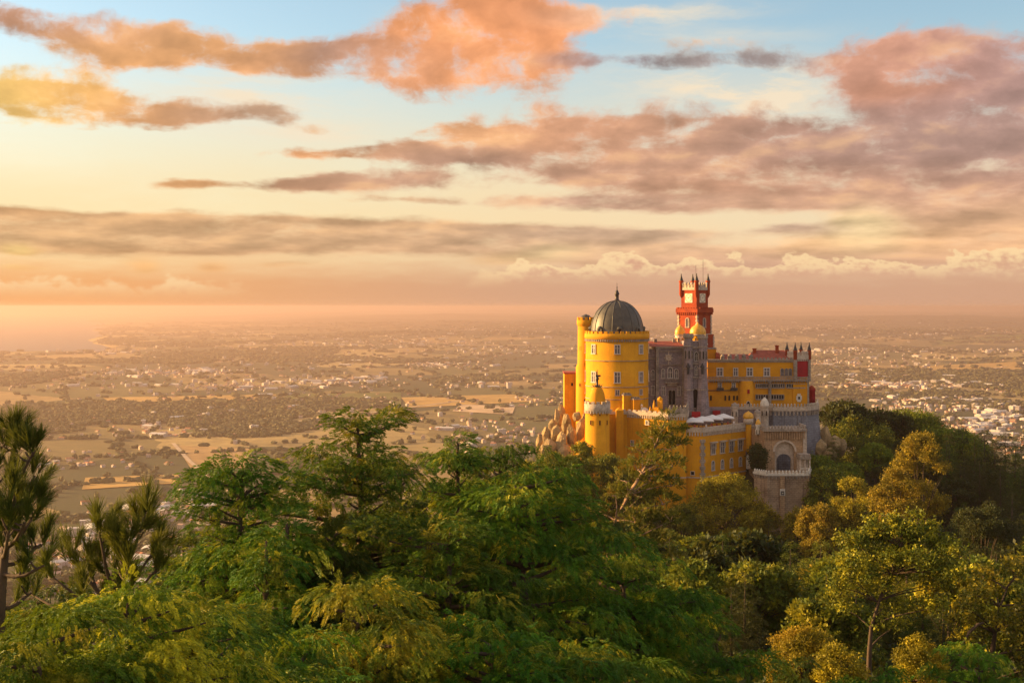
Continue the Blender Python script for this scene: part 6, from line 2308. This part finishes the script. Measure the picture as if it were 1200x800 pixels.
def bush_tree(px, py, Y, rp, mat, label, name='broadleaf_tree', size=None, hfac=1.4, cat='tree', group=None):
    """a rounded tree whose crown top shows at (px, py)"""
    s = Y / F
    R_ = rp * s
    top = W(px, py, Y)
    g = gz_(top.x, top.y)
    t = thing(name, (top.x, top.y, min(g, top.z - R_ * 1.2)), label, cat, group)
    g = min(g, top.z - R_ * 1.2)
    rs = np.random.RandomState(int(px * 3 + py))
    size = size or max(0.30, Y * 0.0030)
    lv = Leaves(int(px + py))
    mb = MB()
    H = top.z - g
    mb.tube([(top.x, top.y, g - 1), (top.x + 0.1, top.y, g + H * 0.5), (top.x, top.y, g + H * 0.8)], [0.05 * R_ + 0.1, 0.04 * R_ + 0.06, 0.05], 8)
    Hc = min(H * 0.92, R_ * 2.1 * hfac)
    zc = top.z - Hc / 2
    k = 38
    for i in range(k):
        q = unit(rs.randn(3))
        q[2] = abs(q[2]) * (1 if rs.rand() < 0.62 else -0.9)
        rr = R_ * rs.uniform(0.18, 0.34)
        c = np.array([top.x, top.y, zc]) + q * np.array([R_ - rr * 0.8, R_ - rr * 0.8, Hc / 2 - rr * 0.75])
        lv.ball(c, rr, int(24 * (rr / size) ** 2 + 22), size, 0.8)
        if i % 2 == 0:
            limb(mb, (top.x, top.y, g + H * 0.45), c, 0.02 * R_ + 0.04, 0.02, 0.0, 3, 5)
    mb.build('trunk', bark, t)
    link('crown', lv.mesh('crown', LB, mat), t, (-top.x, -top.y, -g))
    return t


for args in (
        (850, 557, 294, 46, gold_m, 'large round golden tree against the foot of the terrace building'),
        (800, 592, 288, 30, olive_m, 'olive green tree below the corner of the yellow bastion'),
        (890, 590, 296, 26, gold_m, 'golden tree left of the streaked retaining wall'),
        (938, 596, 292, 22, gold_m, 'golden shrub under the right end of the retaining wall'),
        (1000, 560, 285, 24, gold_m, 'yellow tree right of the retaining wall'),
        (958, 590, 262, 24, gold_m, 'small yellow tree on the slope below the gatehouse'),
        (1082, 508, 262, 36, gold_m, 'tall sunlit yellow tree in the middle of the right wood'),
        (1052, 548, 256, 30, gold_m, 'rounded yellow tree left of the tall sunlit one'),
        (1066, 480, 384, 58, bright_m, 'wide fresh green tree crowning the ridge right of the palace'),
        (1118, 503, 372, 46, bright_m, 'second fresh green tree on the ridge'),
        (1005, 490, 362, 46, olive_m, 'dull olive tree on the ridge beside the grey bastion'),
        (932, 560, 318, 22, olive_m, 'small olive tree behind the little loggia') if False else (970, 548, 306, 26, olive_m, 'round olive tree right of the lower terrace'),
        (960, 535, 322, 20, bright_m, 'round green bush behind the small loggia'),
        (888, 523, 316, 10, dark_t, 'dark ivy bush growing by the curtain wall'),
        (660, 527, 292, 34, olive_m, 'sunlit olive tree in front of the granite boulders'),
        (706, 531, 296, 32, olive_m, 'olive tree at the foot of the watch turret'),
        (612, 534, 280, 28, olive_m, 'olive tree left of the granite boulders'),
        (640, 533, 300, 20, olive_m, 'small olive tree rooted among the granite boulders'),
        (682, 519, 306, 16, olive_m, 'small bush between boulders and watch turret'),
        (742, 548, 290, 26, olive_m, 'olive tree in front of the bastion buttress'),
        (650, 546, 210, 44, olive_m, 'olive tree in half shade left of the windswept pine'),
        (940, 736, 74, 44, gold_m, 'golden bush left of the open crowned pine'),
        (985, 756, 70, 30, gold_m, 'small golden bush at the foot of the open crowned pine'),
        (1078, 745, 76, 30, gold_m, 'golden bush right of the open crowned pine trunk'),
        (880, 770, 80, 30, olive_m, 'olive bush at the bottom edge left of the golden bushes'),
        (1150, 592, 190, 40, dark_t, 'rounded dusky tree in the shaded hollow at right')):
    bush_tree(*args, name='golden_tree' if args[4] is gold_m else 'broadleaf_tree')


# ---------------------------------------------------------------- the wood on the slope
def wood_conifer(seed, H, r, mat):
    rs = np.random.RandomState(seed)
    lv = Leaves(seed)
    mb = MB()
    mb.tube([(0, 0, -1), (0.1, 0, H * 0.5), (0, 0, H - 0.3)], [0.28, 0.18, 0.03], 7)
    z = H - 0.2
    ang = 0
    while z > H * 0.18:
        t = (H - z) / (H * 0.82)
        rr = 0.25 + (r - 0.25) * t ** 0.72
        n = max(3, int(2 * math.pi * rr / 2.5))
        for i in range(n):
            a = ang + 2 * math.pi * i / n + rs.uniform(-0.35, 0.35)
            q = rr * rs.uniform(0.6, 1.12)
            d = np.array([math.cos(a), math.sin(a), rs.uniform(-0.15, 0.2)])
            L = 0.55 + 0.36 * q
            c = np.array([0, 0, z + rs.uniform(-0.3, 0.3)]) + d * (q - L * 0.5)
            lv.pad(c, d, L, L * 0.65, 0.34 + 0.1 * L, int(20 * L * L + 9), 0.72, 0.6, 0.35, 0.1)
        z -= 1.25 * rs.uniform(0.75, 1.25)
        ang += 2.4
    return local_mesh(mb, 'trunk', bark), lv.mesh('crown', FE_FAR, mat), H


def wood_broad(seed, H, r, mat, k=34, flat=0.8, low=0.22):
    rs = np.random.RandomState(seed)
    lv = Leaves(seed)
    mb = MB()
    mb.tube([(0, 0, -1), (0.15, 0.1, H * 0.4), (0, 0, H * 0.7)], [0.3, 0.22, 0.08], 7)
    zc, hc = H * (1 + low) / 2, H * (1 - low) / 2
    for i in range(k):
        q = unit(rs.randn(3))
        q[2] = abs(q[2]) * (1 if rs.rand() < 0.72 else -0.8)
        rr = r * rs.uniform(0.20, 0.36)
        c = np.array([0, 0, zc]) + q * np.array([r - rr * 0.8, r - rr * 0.8, hc - rr * 0.6])
        lv.ball(c, rr, int(26 * (rr / 0.72) ** 2 + 26), 0.72, flat)
        if i % 2 == 0:
            limb(mb, (0.1, 0, H * 0.35), c, 0.10, 0.02, 0.0, 3, 5)
    return local_mesh(mb, 'trunk', bark), lv.mesh('crown', LB_FAR, mat), H


def wood_umbrella(seed, H, r, mat):
    rs = np.random.RandomState(seed)
    lv = Leaves(seed)
    mb = MB()
    mb.tube([(0, 0, -1), (0.2, 0.1, H * 0.5), (0, 0, H * 0.8)], [0.3, 0.22, 0.1], 8)
    for i in range(20):
        a, q = rs.rand() * 6.28, math.sqrt(rs.rand())
        rr = r * rs.uniform(0.24, 0.36)
        c = np.array([math.cos(a) * q * (r - rr * 0.6), math.sin(a) * q * (r - rr * 0.6), H - rr * 0.7 - q * q * H * 0.12 - rs.rand() * 0.8])
        lv.ball(c, rr, int(15 * (rr / 0.6) ** 2 + 24), 0.6, 0.62)
        limb(mb, (0.1, 0, H * 0.62), c, 0.10, 0.03, 0.05, 3, 5)
    return local_mesh(mb, 'trunk', bark), lv.mesh('crown', LB_FAR, mat), H


WOOD = {
    'conifer_tree': [wood_conifer(51, 13, 3.4, dark_t), wood_conifer(52, 14.5, 3.9, cedar_d), wood_conifer(53, 11.5, 3.6, olive_m)],
    'broadleaf_tree': [wood_broad(61, 10.5, 4.6, olive_m), wood_broad(62, 11.5, 4.2, bright_m), wood_broad(63, 9.5, 4.4, dark_t, 24, 0.75)],
    'golden_tree': [wood_broad(65, 10, 3.6, gold_m, 22)],
    'umbrella_pine': [wood_umbrella(71, 12, 4.4, dark_t), wood_umbrella(72, 11, 3.8, olive_m)],
}
LOOK = {
    'conifer_tree': ['dark green conifer', 'mid green layered conifer', 'olive green conifer'],
    'broadleaf_tree': ['olive green round tree', 'fresh green round tree', 'very dark round tree'],
    'golden_tree': ['golden leaved tree'],
    'umbrella_pine': ['dark flat topped pine', 'olive flat topped pine'],
}
CATN = {'conifer_tree': 'conifer', 'broadleaf_tree': 'tree', 'golden_tree': 'tree', 'umbrella_pine': 'umbrella pine'}


def wood_tree(kind, v, x, y, H, zone, label=None, group=None, wide=1.0):
    tm_, cm_3, H0 = WOOD[kind][v]
    g = gz_(x, y)
    t = plant(kind, (x, y, g - 0.3), tm_, cm_3, label or (LOOK[kind][v] + ' ' + zone), CATN[kind], group or (LOOK[kind][v] + 's ' + zone), wr.rand() * 6.28, (H / H0 * wide, H / H0 * wide, H / H0))
    return t


wr = np.random.RandomState(77)
for (px, py, Y, k, v, lb) in ((987, 464, 372, 'umbrella_pine', 0, 'dark umbrella pine on the skyline right of the crimson turret'), (1026, 473, 380, 'umbrella_pine', 0, 'lower dark umbrella pine second on the skyline'),
                              (968, 486, 362, 'conifer_tree', 0, 'dark conifer close behind the grey bastion')):
    p = W(px, py, Y)
    wood_tree(k, v, p.x, p.y, p.z - gz_(p.x, p.y), '', lb, 'trees on the skyline behind the bastion', 0.85)

for i, (px, py, Y) in enumerate(((1112, 520, 352), (1128, 514, 364), (1142, 522, 345), (1154, 516, 360), (1166, 526, 350), (1178, 519, 368), (1190, 528, 342), (1202, 522, 360), (1148, 548, 318), (1172, 556, 312), (1196, 560, 322), (1126, 552, 325), (1186, 590, 286), (1160, 598, 280), (1206, 604, 290))):
    p = W(px, py - 12, Y)
    wood_tree('conifer_tree', (0, 0, 1, 0)[i % 4], p.x, p.y, p.z - gz_(p.x, p.y), '', 'tall dark conifer of the shaded ridge at the right edge', 'tall dark conifers at the right edge', 0.95)

LIM = np.array([(540, 545), (600, 545), (640, 538), (690, 545), (735, 552), (745, 592), (800, 600), (815, 585), (880, 585), (890, 604), (948, 604), (955, 560), (975, 500), (1000, 492), (1040, 484), (1080, 484), (1120, 506), (1160, 520), (1230, 530)], float)
pts_ = []
tries = 0
while tries < 9000 and len(pts_) < 520:
    tries += 1
    Y = math.sqrt(wr.uniform(88 ** 2, 430 ** 2))
    px = wr.uniform(560, 1260)
    x = xp(px, Y)
    if 4 < x < 82 and 304 < Y < 372:
        continue
    if Y > 372 and px < 985:
        continue
    sp = 5.2 + 0.010 * Y
    if any((x - a) ** 2 + (Y - b) ** 2 < sp * sp for a, b in pts_):
        continue
    if Y < 120 and 960 < px < 1130 and Y < 92:
        continue
    g = gz_(x, Y)
    H = wr.uniform(8.5, 14)
    lim = np.interp(px, LIM[:, 0], LIM[:, 1]) + wr.uniform(0, 10)
    if Y < 150:
        lim = max(lim, 600 + (150 - Y) * 1.6)
    H = min(H, zp(lim, Y) - g)
    if H < 3.5:
        continue
    pts_.append((x, Y))
    shade = fbm(np.array([x / 60]), np.array([Y / 60]), 3, 17)[0]
    r_ = wr.rand()
    if px > 1120 and Y > 170:
        kind, v = ('conifer_tree', int(wr.choice([0, 0, 1]))) if r_ < 0.75 else ('broadleaf_tree', 2)
    elif r_ < 0.60:
        kind, v = 'conifer_tree', int(wr.choice([0, 1, 1, 2]))
    elif r_ < 0.88:
        kind, v = 'broadleaf_tree', int(wr.choice([0, 0, 1, 2]))
    elif r_ < 0.94 and Y < 290:
        kind, v = 'golden_tree', 0
    else:
        kind, v = 'umbrella_pine', int(wr.choice([0, 1]))
    if Y > 300 and px > 950:
        zone = 'on the ridge right of the palace'
    elif px < 800:
        zone = 'on the slope in front of the yellow bastion'
    elif Y > 190:
        zone = 'on the upper slope below the gatehouse'
    else:
        zone = 'in the hollow at lower right'
    wood_tree(kind, v, x, Y, H, zone)

# low undergrowth that covers the ground between the trunks
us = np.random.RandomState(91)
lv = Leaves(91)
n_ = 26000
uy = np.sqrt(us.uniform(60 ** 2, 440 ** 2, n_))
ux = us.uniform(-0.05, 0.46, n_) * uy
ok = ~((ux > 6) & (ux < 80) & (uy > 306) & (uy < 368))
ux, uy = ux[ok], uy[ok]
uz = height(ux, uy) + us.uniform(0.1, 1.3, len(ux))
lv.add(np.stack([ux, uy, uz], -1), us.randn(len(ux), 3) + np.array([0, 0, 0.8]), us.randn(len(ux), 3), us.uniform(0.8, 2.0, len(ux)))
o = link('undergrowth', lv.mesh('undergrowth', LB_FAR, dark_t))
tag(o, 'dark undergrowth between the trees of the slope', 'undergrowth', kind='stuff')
